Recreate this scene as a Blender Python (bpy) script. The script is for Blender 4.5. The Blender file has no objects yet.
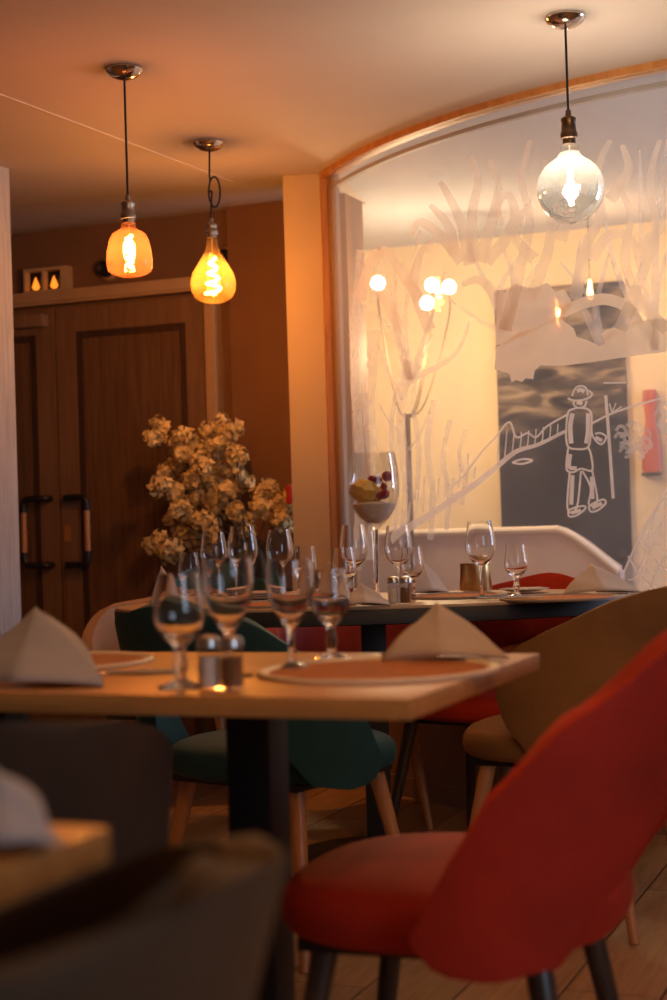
import bpy, bmesh, math, random
from mathutils import Vector, Matrix
random.seed(11)
R = math.radians
scene = bpy.context.scene
C = scene.collection

# ------------------------------------------------------------------ camera, world, light, exposure
F_PX, CAM_Z = 1560.0, 0.98
PITCH, ROLL = math.atan(22 / F_PX), R(1.75)
cF = Vector((0, math.cos(PITCH), math.sin(PITCH)))
r0 = Vector((1, 0, 0)); u0 = Vector((0, -math.sin(PITCH), math.cos(PITCH)))
cR = r0 * math.cos(ROLL) - u0 * math.sin(ROLL)
cU = u0 * math.cos(ROLL) + r0 * math.sin(ROLL)
camd = bpy.data.cameras.new('camera'); cam = bpy.data.objects.new('camera', camd); C.objects.link(cam)
m = Matrix((cR, cU, -cF)).transposed().to_4x4(); m.translation = Vector((0, 0, CAM_Z))
cam.matrix_world = m
camd.sensor_fit = 'HORIZONTAL'; camd.sensor_width = 24.0; camd.lens = F_PX * 24.0 / 667.0
camd.clip_start = 0.02
camd.dof.use_dof = True; camd.dof.focus_distance = 4.35; camd.dof.aperture_fstop = 3.2
scene.camera = cam

w = bpy.data.worlds.new('world'); scene.world = w; w.use_nodes = True
w.node_tree.nodes['Background'].inputs[0].default_value = (0.45, 0.6, 0.9, 1)
w.node_tree.nodes['Background'].inputs[1].default_value = 0.12

vs = scene.view_settings
vs.view_transform = 'Standard'; vs.look = 'None'; vs.gamma = 1.0; vs.use_curve_mapping = False
vs.exposure = 0.6
scene.cycles.use_denoising = True
scene.cycles.max_bounces = 14; scene.cycles.transmission_bounces = 14; scene.cycles.transparent_max_bounces = 24
scene.cycles.diffuse_bounces = 4; scene.cycles.glossy_bounces = 5
scene.cycles.caustics_reflective = False; scene.cycles.caustics_refractive = False
scene.cycles.sample_clamp_indirect = 4.0
scene.cycles.sample_clamp_direct = 0.0

YAW = R(22)
UX = Vector((math.cos(YAW), -math.sin(YAW), 0)); VX = Vector((math.sin(YAW), math.cos(YAW), 0))
def room(u, v, z=0.0): return UX * u + VX * v + Vector((0, 0, z))
def area_light(name, loc, aim, sx, sy, energy, color):
    l = bpy.data.lights.new(name, 'AREA'); l.shape = 'RECTANGLE'; l.size = sx; l.size_y = sy
    l.energy = energy; l.color = color
    o = bpy.data.objects.new(name, l); C.objects.link(o); o.location = loc
    o.rotation_euler = (Vector(aim) - Vector(loc)).to_track_quat('-Z', 'Y').to_euler()
    return o
# daylight through the dining window; added area lamp inside the room behind glass
area_light('daylight_window', room(2.75, -0.3, 1.45), room(0, 0.4, 1.0), 2.2, 1.5, 22, (0.62, 0.78, 1.0))
area_light('daylight_other_room', room(1.95, 6.3, 1.5), room(-1, 6.5, 1.9), 1.4, 1.5, 50, (0.62, 0.74, 1.0))

# ------------------------------------------------------------------ placement helpers
def ray(px, py): return cF + cR * ((px - 333.5) / F_PX) + cU * ((500 - py) / F_PX)
def at(px, py, d):
    r = ray(px, py); return Vector((0, 0, CAM_Z)) + r * (d / r.y)
def onz(px, py, z=0.75):
    r = ray(px, py); return Vector((0, 0, CAM_Z)) + r * ((z - CAM_Z) / r.z)

# ------------------------------------------------------------------ materials
def newmat(name):
    mt = bpy.data.materials.new(name); mt.use_nodes = True
    nt = mt.node_tree; nt.nodes.clear()
    out = nt.nodes.new('ShaderNodeOutputMaterial')
    return mt, nt, out
def coords(nt, scale=(1, 1, 1), rotz=0.0):
    tc = nt.nodes.new('ShaderNodeTexCoord'); mp = nt.nodes.new('ShaderNodeMapping')
    mp.inputs['Scale'].default_value = scale; mp.inputs['Rotation'].default_value = (0, 0, rotz)
    nt.links.new(tc.outputs['Object'], mp.inputs['Vector']); return mp.outputs['Vector']
def ramp(nt, fac, stops):
    r = nt.nodes.new('ShaderNodeValToRGB'); e = r.color_ramp.elements
    while len(e) < len(stops): e.new(0.5)
    for i, (p, c) in enumerate(stops): e[i].position = p; e[i].color = (*c, 1)
    nt.links.new(fac, r.inputs[0]); return r.outputs[0]
def solid(name, c, rough=0.5, metal=0.0, var=0.15, nscale=8.0, bump=0.0, sheen=0.0, stretch=(1, 1, 1), coat=0.0, bscale=None, sheen_tint=None):
    mt, nt, out = newmat(name)
    p = nt.nodes.new('ShaderNodeBsdfPrincipled'); nt.links.new(p.outputs[0], out.inputs[0])
    n = nt.nodes.new('ShaderNodeTexNoise'); n.inputs['Scale'].default_value = nscale; n.inputs['Detail'].default_value = 5
    nt.links.new(coords(nt, stretch), n.inputs['Vector'])
    lo = tuple(x * (1 - var) for x in c); hi = tuple(min(1, x * (1 + var)) for x in c)
    nt.links.new(ramp(nt, n.outputs[0], [(0.3, lo), (0.7, hi)]), p.inputs['Base Color'])
    p.inputs['Roughness'].default_value = rough; p.inputs['Metallic'].default_value = metal
    p.inputs['Coat Weight'].default_value = coat
    if sheen:
        p.inputs['Sheen Weight'].default_value = sheen; p.inputs['Sheen Roughness'].default_value = 0.35
        t = sheen_tint or tuple(min(1, x * 2.2 + 0.05) for x in c)
        p.inputs['Sheen Tint'].default_value = (*t, 1)
    if bump:
        b = nt.nodes.new('ShaderNodeBump'); b.inputs['Strength'].default_value = bump; b.inputs['Distance'].default_value = 0.01
        if bscale:
            n2 = nt.nodes.new('ShaderNodeTexNoise'); n2.inputs['Scale'].default_value = bscale
            nt.links.new(coords(nt, stretch), n2.inputs['Vector']); nt.links.new(n2.outputs[0], b.inputs['Height'])
        else: nt.links.new(n.outputs[0], b.inputs['Height'])
        nt.links.new(b.outputs[0], p.inputs['Normal'])
    return mt
def wood(name, c1, c2, rough=0.45, scale=(14, 14, 1.2), nscale=3.0, coat=0.0, rnd=0.0, rotz=0.0):
    mt, nt, out = newmat(name)
    p = nt.nodes.new('ShaderNodeBsdfPrincipled'); nt.links.new(p.outputs[0], out.inputs[0])
    n = nt.nodes.new('ShaderNodeTexNoise'); n.inputs['Scale'].default_value = nscale; n.inputs['Detail'].default_value = 8
    n.inputs['Distortion'].default_value = 0.6
    vec = coords(nt, scale, rotz)
    if rnd:
        oi = nt.nodes.new('ShaderNodeObjectInfo'); va = nt.nodes.new('ShaderNodeVectorMath'); va.operation = 'ADD'
        mu = nt.nodes.new('ShaderNodeMath'); mu.operation = 'MULTIPLY'; mu.inputs[1].default_value = 50
        nt.links.new(oi.outputs['Random'], mu.inputs[0]); nt.links.new(vec, va.inputs[0]); nt.links.new(mu.outputs[0], va.inputs[1])
        vec = va.outputs[0]
    nt.links.new(vec, n.inputs['Vector'])
    col = ramp(nt, n.outputs[0], [(0.3, c1), (0.7, c2)])
    if rnd:
        hs = nt.nodes.new('ShaderNodeHueSaturation'); mr = nt.nodes.new('ShaderNodeMapRange')
        mr.inputs['To Min'].default_value = 1 - rnd; mr.inputs['To Max'].default_value = 1 + rnd
        nt.links.new(oi.outputs['Random'], mr.inputs[0]); nt.links.new(mr.outputs[0], hs.inputs['Value']); nt.links.new(col, hs.inputs['Color'])
        col = hs.outputs[0]
    nt.links.new(col, p.inputs['Base Color']); p.inputs['Roughness'].default_value = rough
    p.inputs['Coat Weight'].default_value = coat
    b = nt.nodes.new('ShaderNodeBump'); b.inputs['Strength'].default_value = 0.12; b.inputs['Distance'].default_value = 0.004
    nt.links.new(n.outputs[0], b.inputs['Height']); nt.links.new(b.outputs[0], p.inputs['Normal'])
    return mt
def emit(name, c, s):
    mt, nt, out = newmat(name)
    e = nt.nodes.new('ShaderNodeEmission'); e.inputs[0].default_value = (*c, 1); e.inputs[1].default_value = s
    nt.links.new(e.outputs[0], out.inputs[0]); return mt
def glass(name, c=(1, 1, 1), ior=1.45, refr=1.0):
    mt, nt, out = newmat(name)
    g = nt.nodes.new('ShaderNodeBsdfGlass'); g.inputs['Color'].default_value = (*c, 1); g.inputs['Roughness'].default_value = 0.0
    g.inputs['IOR'].default_value = ior
    t = nt.nodes.new('ShaderNodeBsdfTransparent'); t.inputs[0].default_value = (0.97, 0.97, 0.97, 1)
    gl_ = nt.nodes.new('ShaderNodeBsdfGlossy'); gl_.inputs['Roughness'].default_value = 0.0
    m1 = nt.nodes.new('ShaderNodeMixShader'); nt.links.new(schlick(nt), m1.inputs[0]); nt.links.new(t.outputs[0], m1.inputs[1]); nt.links.new(gl_.outputs[0], m1.inputs[2])
    m2 = nt.nodes.new('ShaderNodeMixShader'); m2.inputs[0].default_value = refr
    nt.links.new(m1.outputs[0], m2.inputs[1]); nt.links.new(g.outputs[0], m2.inputs[2]); nt.links.new(m2.outputs[0], out.inputs[0]); return mt
def schlick(nt, f0=0.04, f1=0.85):
    lw = nt.nodes.new('ShaderNodeLayerWeight'); lw.inputs[0].default_value = 0.5
    pw = nt.nodes.new('ShaderNodeMath'); pw.operation = 'POWER'; pw.inputs[1].default_value = 5; nt.links.new(lw.outputs['Facing'], pw.inputs[0])
    ma = nt.nodes.new('ShaderNodeMath'); ma.operation = 'MULTIPLY_ADD'; ma.inputs[1].default_value = f1; ma.inputs[2].default_value = f0
    nt.links.new(pw.outputs[0], ma.inputs[0]); return ma.outputs[0]
def thinglass(name, tint, haze_c, haze=0.1, haze_var=0.0, nscale=3.0, gloss=0.9, stretch=(1, 1, 1)):
    """a thin pane: transparent, some diffuse film, mirror reflection by fresnel"""
    mt, nt, out = newmat(name)
    t = nt.nodes.new('ShaderNodeBsdfTransparent'); t.inputs[0].default_value = (*tint, 1)
    d = nt.nodes.new('ShaderNodeBsdfDiffuse'); d.inputs[0].default_value = (*haze_c, 1)
    tr = nt.nodes.new('ShaderNodeBsdfTranslucent'); tr.inputs[0].default_value = (*haze_c, 1)
    m0 = nt.nodes.new('ShaderNodeMixShader'); m0.inputs[0].default_value = 0.5
    nt.links.new(d.outputs[0], m0.inputs[1]); nt.links.new(tr.outputs[0], m0.inputs[2])
    m1 = nt.nodes.new('ShaderNodeMixShader')
    n = nt.nodes.new('ShaderNodeTexNoise'); n.inputs['Scale'].default_value = nscale; n.inputs['Detail'].default_value = 4
    nt.links.new(coords(nt, stretch), n.inputs['Vector'])
    mr = nt.nodes.new('ShaderNodeMapRange'); mr.inputs['From Min'].default_value = 0.3; mr.inputs['From Max'].default_value = 0.7
    mr.inputs['To Min'].default_value = max(0, haze - haze_var); mr.inputs['To Max'].default_value = min(1, haze + haze_var)
    nt.links.new(n.outputs[0], mr.inputs[0]); nt.links.new(mr.outputs[0], m1.inputs[0])
    nt.links.new(t.outputs[0], m1.inputs[1]); nt.links.new(m0.outputs[0], m1.inputs[2])
    g = nt.nodes.new('ShaderNodeBsdfGlossy'); g.inputs['Roughness'].default_value = 0.02; g.inputs[0].default_value = (gloss, gloss, gloss, 1)
    m2 = nt.nodes.new('ShaderNodeMixShader')
    nt.links.new(schlick(nt), m2.inputs[0]); nt.links.new(m1.outputs[0], m2.inputs[1]); nt.links.new(g.outputs[0], m2.inputs[2])
    nt.links.new(m2.outputs[0], out.inputs[0]); return mt

M = {}
M['ceiling'] = solid('ceiling_paint', (0.47, 0.405, 0.37), 0.85, var=0.04, nscale=2)
M['ceiling2'] = solid('cool_white_ceiling_paint', (0.44, 0.45, 0.50), 0.85, var=0.03, nscale=2)
M['wall_brown'] = solid('brown_wall_paint', (0.20, 0.105, 0.06), 0.8, var=0.12, nscale=3)
M['wall_brown2'] = solid('rust_wall_paint', (0.22, 0.105, 0.05), 0.8, var=0.1, nscale=3)
M['pillar'] = solid('cream_pillar_paint', (0.52, 0.38, 0.23), 0.75, var=0.06, nscale=3)
M['low_wall'] = solid('low_wall_paint', (0.32, 0.19, 0.115), 0.7, var=0.12, nscale=4)
M['cream_wall'] = solid('cream_wall_paint', (0.78, 0.62, 0.40), 0.85, var=0.04, nscale=2)
M['room_wall'] = solid('dining_wall_paint', (0.42, 0.30, 0.21), 0.85, var=0.06, nscale=2)
M['trim_wood'] = wood('orange_trim_wood', (0.36, 0.15, 0.04), (0.50, 0.22, 0.07))
M['grey_wood'] = wood('grey_wood_cladding', (0.30, 0.30, 0.31), (0.42, 0.42, 0.42), 0.6, (24, 24, 1.5))
M['door_frame'] = wood('door_frame_wood', (0.20, 0.115, 0.06), (0.28, 0.16, 0.085))
M['door_stile'] = wood('door_stile_wood', (0.19, 0.105, 0.055), (0.26, 0.145, 0.08))
M['door_panel'] = wood('door_panel_wood', (0.11, 0.056, 0.027), (0.20, 0.105, 0.05), 0.5, (30, 30, 1.2))
M['door_mould'] = wood('door_moulding_wood', (0.05, 0.025, 0.013), (0.08, 0.04, 0.02))
M['header'] = solid('cream_header_paint', (0.46, 0.30, 0.17), 0.6, var=0.06)
M['tile'] = wood('wood_look_floor_tile', (0.40, 0.23, 0.11), (0.56, 0.34, 0.18), 0.42, (14, 1.3, 14), 4.0, rnd=0.16)
M['table_oak'] = wood('oak_tabletop', (0.50, 0.22, 0.06), (0.66, 0.33, 0.10), 0.38, (1.4, 16, 16), 3.0, coat=0.15)
M['table_oak2'] = wood('pale_oak_tabletop', (0.46, 0.31, 0.19), (0.58, 0.41, 0.26), 0.42, (1.4, 16, 16), 3.0, coat=0.1)
M['table_edge'] = solid('black_table_edge', (0.015, 0.015, 0.017), 0.5)
M['black'] = solid('black_metal', (0.012, 0.012, 0.014), 0.45)
M['leg_oak'] = wood('oak_chair_leg', (0.44, 0.19, 0.06), (0.60, 0.28, 0.10), 0.35, (20, 20, 1.5), coat=0.3)
M['leg_dark'] = wood('dark_chair_leg', (0.035, 0.024, 0.018), (0.07, 0.045, 0.03), 0.35, (20, 20, 1.5), coat=0.3)
M['red'] = solid('red_velvet', (0.44, 0.020, 0.003), 0.75, var=0.25, nscale=5, bump=0.05, sheen=0.15, sheen_tint=(1.0, 0.16, 0.02), bscale=160)
M['darkred'] = solid('dark_red_velvet', (0.20, 0.014, 0.012), 0.75, var=0.2, nscale=5, sheen=0.4, sheen_tint=(0.9, 0.10, 0.05))
M['teal'] = solid('teal_velvet', (0.006, 0.058, 0.068), 0.75, var=0.25, nscale=5, bump=0.05, sheen=0.15, sheen_tint=(0.10, 0.55, 0.60), bscale=160)
M['brown'] = solid('brown_velvet', (0.24, 0.11, 0.026), 0.78, var=0.22, nscale=6, bump=0.05, sheen=0.15, sheen_tint=(0.85, 0.48, 0.16), bscale=160)
M['darkbrown'] = solid('dark_brown_velvet', (0.05, 0.029, 0.016), 0.8, var=0.2, nscale=6, sheen=0.08, sheen_tint=(0.6, 0.36, 0.2))
M['umber'] = solid('umber_velvet', (0.075, 0.042, 0.018), 0.8, var=0.2, nscale=6, sheen=0.1, sheen_tint=(0.8, 0.45, 0.18))
M['tan'] = solid('tan_velvet', (0.30, 0.18, 0.10), 0.78, var=0.15, nscale=6, sheen=0.3)
M['linen'] = solid('beige_linen', (0.60, 0.49, 0.39), 0.9, var=0.06, nscale=14, bump=0.15, bscale=260, sheen=0.1)
M['linen_grey'] = solid('grey_linen', (0.45, 0.41, 0.39), 0.9, var=0.06, nscale=14, bump=0.15, bscale=260, sheen=0.1)
M['mat'] = solid('copper_placemat', (0.50, 0.165, 0.035), 0.85, var=0.15, nscale=40, bump=0.1)
M['mat_rim'] = solid('pale_placemat_rim', (0.80, 0.66, 0.48), 0.5, var=0.08)
M['slate'] = solid('grey_placemat', (0.30, 0.26, 0.23), 0.6, var=0.1)
M['steel'] = solid('brushed_steel', (0.62, 0.60, 0.58), 0.28, 1.0, var=0.05)
M['chrome'] = solid('chrome', (0.72, 0.68, 0.64), 0.12, 1.0, var=0.03)
M['pewter'] = solid('aged_pewter', (0.30, 0.27, 0.25), 0.35, 1.0, var=0.1)
M['bronze'] = solid('dark_bronze', (0.16, 0.11, 0.08), 0.35, 1.0, var=0.1)
M['brass'] = solid('brushed_brass', (0.50, 0.34, 0.16), 0.3, 1.0, var=0.12, nscale=30, stretch=(8, 8, 0.4))
M['glass'] = glass('clear_glass')
M['glass_thin'] = glass('thin_clear_glass', refr=0.0)
M['glass_bowl'] = glass('giant_bowl_glass', refr=0.12)
M['salt'] = solid('white_salt', (0.9, 0.86, 0.8), 0.9, var=0.05, nscale=200)
M['pepper'] = solid('brown_pepper', (0.25, 0.12, 0.05), 0.9, var=0.4, nscale=300)
M['plaster'] = solid('white_plastic', (0.65, 0.52, 0.40), 0.5, var=0.04)
M['blossom'] = solid('cream_blossom', (0.68, 0.53, 0.27), 0.9, var=0.3, nscale=10, sheen=0.1)
M['branch'] = solid('dark_branch', (0.08, 0.045, 0.022), 0.8, var=0.2)
M['vase'] = solid('dark_vase_glaze', (0.03, 0.025, 0.025), 0.3, var=0.2)
M['pinkwood'] = solid('red_petal', (0.45, 0.012, 0.025), 0.6, var=0.2)
M['sofa'] = solid('dusty_pink_leatherette', (0.52, 0.40, 0.35), 0.6, var=0.05)
M['sofa_pipe'] = solid('ivory_piping', (0.80, 0.70, 0.58), 0.6, var=0.04)
M['redglaze'] = solid('red_wall_ornament', (0.50, 0.10, 0.05), 0.5, var=0.2)
M['cream'] = solid('vanilla_cream', (0.92, 0.82, 0.72), 0.6, var=0.06, nscale=60, bump=0.1)
M['mango'] = solid('mango_sorbet', (0.95, 0.58, 0.13), 0.6, var=0.12, nscale=50, bump=0.4, bscale=90)
M['berry'] = solid('dark_red_berry', (0.34, 0.008, 0.022), 0.45, var=0.35, nscale=60, bump=0.3)
M['stemgreen'] = solid('dark_stem', (0.03, 0.018, 0.012), 0.7)
M['plate'] = solid('white_porcelain', (0.70, 0.62, 0.54), 0.2, var=0.03, coat=0.4)
M['etch'] = thinglass('etched_white', (1, 1, 1), (0.95, 0.90, 0.84), 0.72, 0.10, 12)
M['etch_soft'] = thinglass('etched_soft_white', (1, 1, 1), (0.93, 0.89, 0.85), 0.32, 0.12, 9)
M['etch_warm'] = thinglass('etched_warm_white', (1, 1, 1), (0.92, 0.82, 0.70), 0.38, 0.10, 5)
M['etch_solid'] = thinglass('etched_dense_white', (1, 1, 1), (0.95, 0.82, 0.64), 0.86, 0.06, 6)
M['pane'] = thinglass('hazy_glass', (0.97, 0.98, 1.0), (0.80, 0.84, 0.90), 0.075, 0.055, 1.6, stretch=(1, 1, 0.5))
M['window_glass'] = thinglass('window_glass', (0.98, 0.99, 1.0), (0.8, 0.85, 0.9), 0.03, 0.0)
M['cord'] = solid('black_cord', (0.012, 0.010, 0.009), 0.7)

def mural_mat():
    mt, nt, out = newmat('grey_landscape_print')
    p = nt.nodes.new('ShaderNodeBsdfPrincipled'); nt.links.new(p.outputs[0], out.inputs[0]); p.inputs['Roughness'].default_value = 0.9; p.inputs['Specular IOR Level'].default_value = 0.1
    n = nt.nodes.new('ShaderNodeTexNoise'); n.inputs['Scale'].default_value = 5; n.inputs['Detail'].default_value = 6; n.inputs['Distortion'].default_value = 0.8
    nt.links.new(coords(nt, (0.9, 1, 3.2)), n.inputs['Vector'])
    tc = nt.nodes.new('ShaderNodeTexCoord'); sx = nt.nodes.new('ShaderNodeSeparateXYZ'); nt.links.new(tc.outputs['Object'], sx.inputs[0])
    # height in the print: dark field below, bright rolling bands above
    mr = nt.nodes.new('ShaderNodeMapRange'); mr.inputs['From Min'].default_value = 1.20; mr.inputs['From Max'].default_value = 1.50
    mr.inputs['To Min'].default_value = -0.22; mr.inputs['To Max'].default_value = 0.12; nt.links.new(sx.outputs['Z'], mr.inputs[0])
    ad = nt.nodes.new('ShaderNodeMath'); ad.operation = 'ADD'; nt.links.new(n.outputs[0], ad.inputs[0]); nt.links.new(mr.outputs[0], ad.inputs[1])
    nt.links.new(ramp(nt, ad.outputs[0], [(0.28, (0.006, 0.006, 0.006)), (0.48, (0.016, 0.014, 0.013)), (0.60, (0.08, 0.06, 0.045)), (0.78, (0.32, 0.24, 0.16))]), p.inputs['Base Color'])
    return mt
M['mural'] = mural_mat()

def globe_mat():
    """lower half of the globe silvered, upper half milky clear"""
    mt, nt, out = newmat('smoked_silver_globe_glass')
    t = nt.nodes.new('ShaderNodeBsdfTransparent'); t.inputs[0].default_value = (0.74, 0.72, 0.69, 1)
    tr = nt.nodes.new('ShaderNodeBsdfTranslucent'); tr.inputs[0].default_value = (0.95, 0.93, 0.90, 1)
    g = nt.nodes.new('ShaderNodeBsdfGlossy'); g.inputs[0].default_value = (0.75, 0.74, 0.74, 1); g.inputs['Roughness'].default_value = 0.05
    tc = nt.nodes.new('ShaderNodeTexCoord'); sx = nt.nodes.new('ShaderNodeSeparateXYZ'); nt.links.new(tc.outputs['Object'], sx.inputs[0])
    mr = nt.nodes.new('ShaderNodeMapRange'); mr.inputs['From Min'].default_value = -0.05; mr.inputs['From Max'].default_value = -0.16
    mr.inputs['To Min'].default_value = 0.08; mr.inputs['To Max'].default_value = 0.75; nt.links.new(sx.outputs['Z'], mr.inputs[0])
    m1 = nt.nodes.new('ShaderNodeMixShader'); m1.inputs[0].default_value = 0.03
    nt.links.new(t.outputs[0], m1.inputs[1]); nt.links.new(tr.outputs[0], m1.inputs[2])
    lw = nt.nodes.new('ShaderNodeLayerWeight'); lw.inputs[0].default_value = 0.25
    ad = nt.nodes.new('ShaderNodeMath'); ad.operation = 'ADD'; ad.use_clamp = True
    ml = nt.nodes.new('ShaderNodeMath'); ml.operation = 'MULTIPLY'; ml.inputs[1].default_value = 0.5; nt.links.new(lw.outputs[0], ml.inputs[0])
    nt.links.new(ml.outputs[0], ad.inputs[0]); nt.links.new(mr.outputs[0], ad.inputs[1])
    m2 = nt.nodes.new('ShaderNodeMixShader'); nt.links.new(ad.outputs[0], m2.inputs[0])
    nt.links.new(m1.outputs[0], m2.inputs[1]); nt.links.new(g.outputs[0], m2.inputs[2]); nt.links.new(m2.outputs[0], out.inputs[0])
    return mt
M['globe'] = globe_mat()
M['amber'] = thinglass('amber_bulb_glass', (1.0, 0.78, 0.42), (1.0, 0.60, 0.20), 0.05, 0.0)
M['rosebulb'] = thinglass('rose_amber_bulb_glass', (1.0, 0.60, 0.40), (1.0, 0.42, 0.18), 0.08, 0.0)

# ------------------------------------------------------------------ mesh helpers
def box(bm, x0, x1, y0, y1, z0, z1, bev=0.0):
    v = [bm.verts.new(p) for p in [(x0,y0,z0),(x1,y0,z0),(x1,y1,z0),(x0,y1,z0),(x0,y0,z1),(x1,y0,z1),(x1,y1,z1),(x0,y1,z1)]]
    fs = [bm.faces.new([v[i] for i in q]) for q in [(0,3,2,1),(4,5,6,7),(0,1,5,4),(1,2,6,5),(2,3,7,6),(3,0,4,7)]]
    if bev:
        es = list({e for f in fs for e in f.edges})
        bmesh.ops.bevel(bm, geom=es, offset=bev, segments=2, affect='EDGES', profile=0.6)
    return bm
def boxbm(*a, **k): return box(bmesh.new(), *a, **k)
def lathe(bm, prof, seg=28, cx=0, cy=0, close=False):
    rings = []
    for r, z in prof:
        if r < 1e-5: rings.append([bm.verts.new((cx, cy, z))])
        else: rings.append([bm.verts.new((cx + r*math.cos(2*math.pi*i/seg), cy + r*math.sin(2*math.pi*i/seg), z)) for i in range(seg)])
    pairs = list(zip(rings[:-1], rings[1:]))
    if close: pairs.append((rings[-1], rings[0]))
    for a, b in pairs:
        for i in range(seg):
            j = (i + 1) % seg
            if len(a) == 1 and len(b) == 1: continue
            if len(a) == 1: bm.faces.new([a[0], b[j], b[i]])
            elif len(b) == 1: bm.faces.new([a[i], a[j], b[0]])
            else: bm.faces.new([a[i], a[j], b[j], b[i]])
    return bm
def tube(bm, pts, rad, seg=10, cap=True):
    pts = [Vector(p) for p in pts]; n = len(pts)
    rads = rad if isinstance(rad, (list, tuple)) else [rad] * n
    t0 = (pts[1] - pts[0]).normalized(); ref = Vector((0, 0, 1)) if abs(t0.z) < 0.9 else Vector((1, 0, 0))
    nrm = t0.cross(ref).normalized(); rings = []
    for i, p in enumerate(pts):
        t = (pts[min(i+1, n-1)] - pts[max(i-1, 0)]).normalized()
        nrm = (nrm - t * nrm.dot(t)).normalized(); bn = t.cross(nrm)
        rings.append([bm.verts.new(p + (nrm*math.cos(2*math.pi*k/seg) + bn*math.sin(2*math.pi*k/seg)) * rads[i]) for k in range(seg)])
    for a, b in zip(rings[:-1], rings[1:]):
        for k in range(seg): bm.faces.new([a[k], a[(k+1)%seg], b[(k+1)%seg], b[k]])
    if cap: bm.faces.new(list(reversed(rings[0]))); bm.faces.new(rings[-1])
    return bm
def smooth_path(pts, n=6):
    pts = [Vector(p) for p in pts]; out = []
    for i in range(len(pts) - 1):
        p0 = pts[max(i-1, 0)]; p1 = pts[i]; p2 = pts[i+1]; p3 = pts[min(i+2, len(pts)-1)]
        for k in range(n):
            t = k / n
            out.append(0.5*((2*p1) + (p2-p0)*t + (2*p0-5*p1+4*p2-p3)*t*t + (3*p1-p0-3*p2+p3)*t**3))
    out.append(pts[-1]); return out
def obj(name, bm, mat, parent=None, loc=None, rotz=0.0, smooth=True, label=None):
    bmesh.ops.recalc_face_normals(bm, faces=bm.faces)
    me = bpy.data.meshes.new(name); bm.to_mesh(me); bm.free()
    if mat: me.materials.append(M[mat] if isinstance(mat, str) else mat)
    o = bpy.data.objects.new(name, me); C.objects.link(o)
    if smooth:
        for p in me.polygons: p.use_smooth = True
        me.set_sharp_from_angle(angle=R(38))
    if parent: o.parent = parent
    if loc is not None: o.location = loc
    o.rotation_euler = (0, 0, rotz)
    if label: o['label'] = label
    return o
def tag(o, label, cat, group=None):
    o['label'] = label; o['category'] = cat
    if group: o['group'] = group
    return o
def thing(name, label, cat, loc=(0, 0, 0), rotz=0.0, group=None):
    o = bpy.data.objects.new(name, None); C.objects.link(o); o.empty_display_size = 0.05
    o.location = loc; o.rotation_euler = (0, 0, rotz); return tag(o, label, cat, group)
def struct(name, bm, mat, parent=None, **k):
    o = obj(name, bm, mat, parent, **k); o['kind'] = 'structure'; return o
def subsurf(o, n=2):
    md = o.modifiers.new('s', 'SUBSURF'); md.levels = n; md.render_levels = n
def dup_part(o, parent, loc=None, rot=None):
    c = o.copy(); C.objects.link(c); c.parent = parent
    if loc is not None: c.location = loc
    if rot is not None: c.rotation_euler = rot
    return c
HC = 2.35

# ------------------------------------------------------------------ the setting
# room-aligned coordinates: objects rotated by -YAW so their x runs along UX and y along VX
def rstruct(name, bm, mat, label=None):
    o = struct(name, bm, mat, rotz=-YAW)
    if label: o['label'] = label
    return o
fl = rstruct('floor', boxbm(-5.2, 3.4, -2.7, 8.2, -0.12, -0.008), solid('dark_grout', (0.045, 0.03, 0.02), 0.8), 'brown wood-look tiled floor')
TW, TL = 0.20, 0.90
tbm = boxbm(0.003, TW - 0.003, 0.003, TL - 0.003, -0.010, 0.0, bev=0.0015)
tile0 = None; nt_ = 0
for i in range(-30, 16):
    for j in range(-3, 10):
        u = i * TW; v = j * TL + (i * 0.37 % 1.0) * TL
        c = room(u + TW/2, v + TL/2)
        if not (0.6 < c.y < 8.2): continue
        if abs(c.x) > 0.62 + 0.225 * c.y: continue
        if tile0 is None:
            tile0 = obj('floor_tile', tbm, 'tile', fl, smooth=False); t = tile0
        else: t = dup_part(tile0, fl)
        t.location = (u, v, 0); nt_ += 1
rest = bmesh.new()   # the tiles outside the view, joined
for i in range(-30, 17):
    for j in range(-4, 10):
        u = i * TW; v = j * TL + (i * 0.37 % 1.0) * TL
        c = room(u + TW/2, v + TL/2)
        if (0.6 < c.y < 8.2) and abs(c.x) <= 0.62 + 0.225 * c.y: continue
        if u < -5.15 or u + TW > 3.35 or v < -2.6 or v + TL > 8.15: continue
        box(rest, u + 0.0015, u + TW - 0.0015, v + 0.0015, v + TL - 0.0015, -0.010, 0.0)
fr_ = obj('floor_tiles', rest, 'tile', fl, smooth=False); fr_['kind'] = 'stuff'

rstruct('ceiling', boxbm(-5.2, 3.4, -2.7, 8.2, HC, HC + 0.1), 'ceiling', 'warm beige painted ceiling')
# seam strip in the ceiling
sp = bmesh.new(); a_, b_ = at(-60, 66, 4.6), at(232, 181, 6.2)
a_.z = b_.z = HC - 0.001
dv = (b_ - a_).normalized(); sd = dv.cross(Vector((0, 0, 1))) * 0.004
vv = [sp.verts.new(p) for p in (a_ - sd, a_ + sd, b_ + sd, b_ - sd)]; sp.faces.new(vv)
ex = bmesh.ops.extrude_face_region(sp, geom=sp.faces[:]); bmesh.ops.translate(sp, vec=(0, 0, -0.003), verts=[e for e in ex['geom'] if isinstance(e, bmesh.types.BMVert)])
struct('trim_1', sp, 'plate')['label'] = 'thin pale seam strip along the ceiling'

VB = 6.11
wb = rstruct('wall_back', boxbm(-5.2, -2.35, VB, VB + 0.14, 0, HC), 'wall_brown', 'dark brown wall around the double door')
rstruct('wall_column', boxbm(-2.90, -2.35, VB - 0.06, VB, 0, HC), 'wall_brown2')
rstruct('wall_partition', boxbm(-5.06, -3.30, 4.86, 5.0, 0, HC), 'grey_wood', 'end of a partition clad in grey wood')
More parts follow.
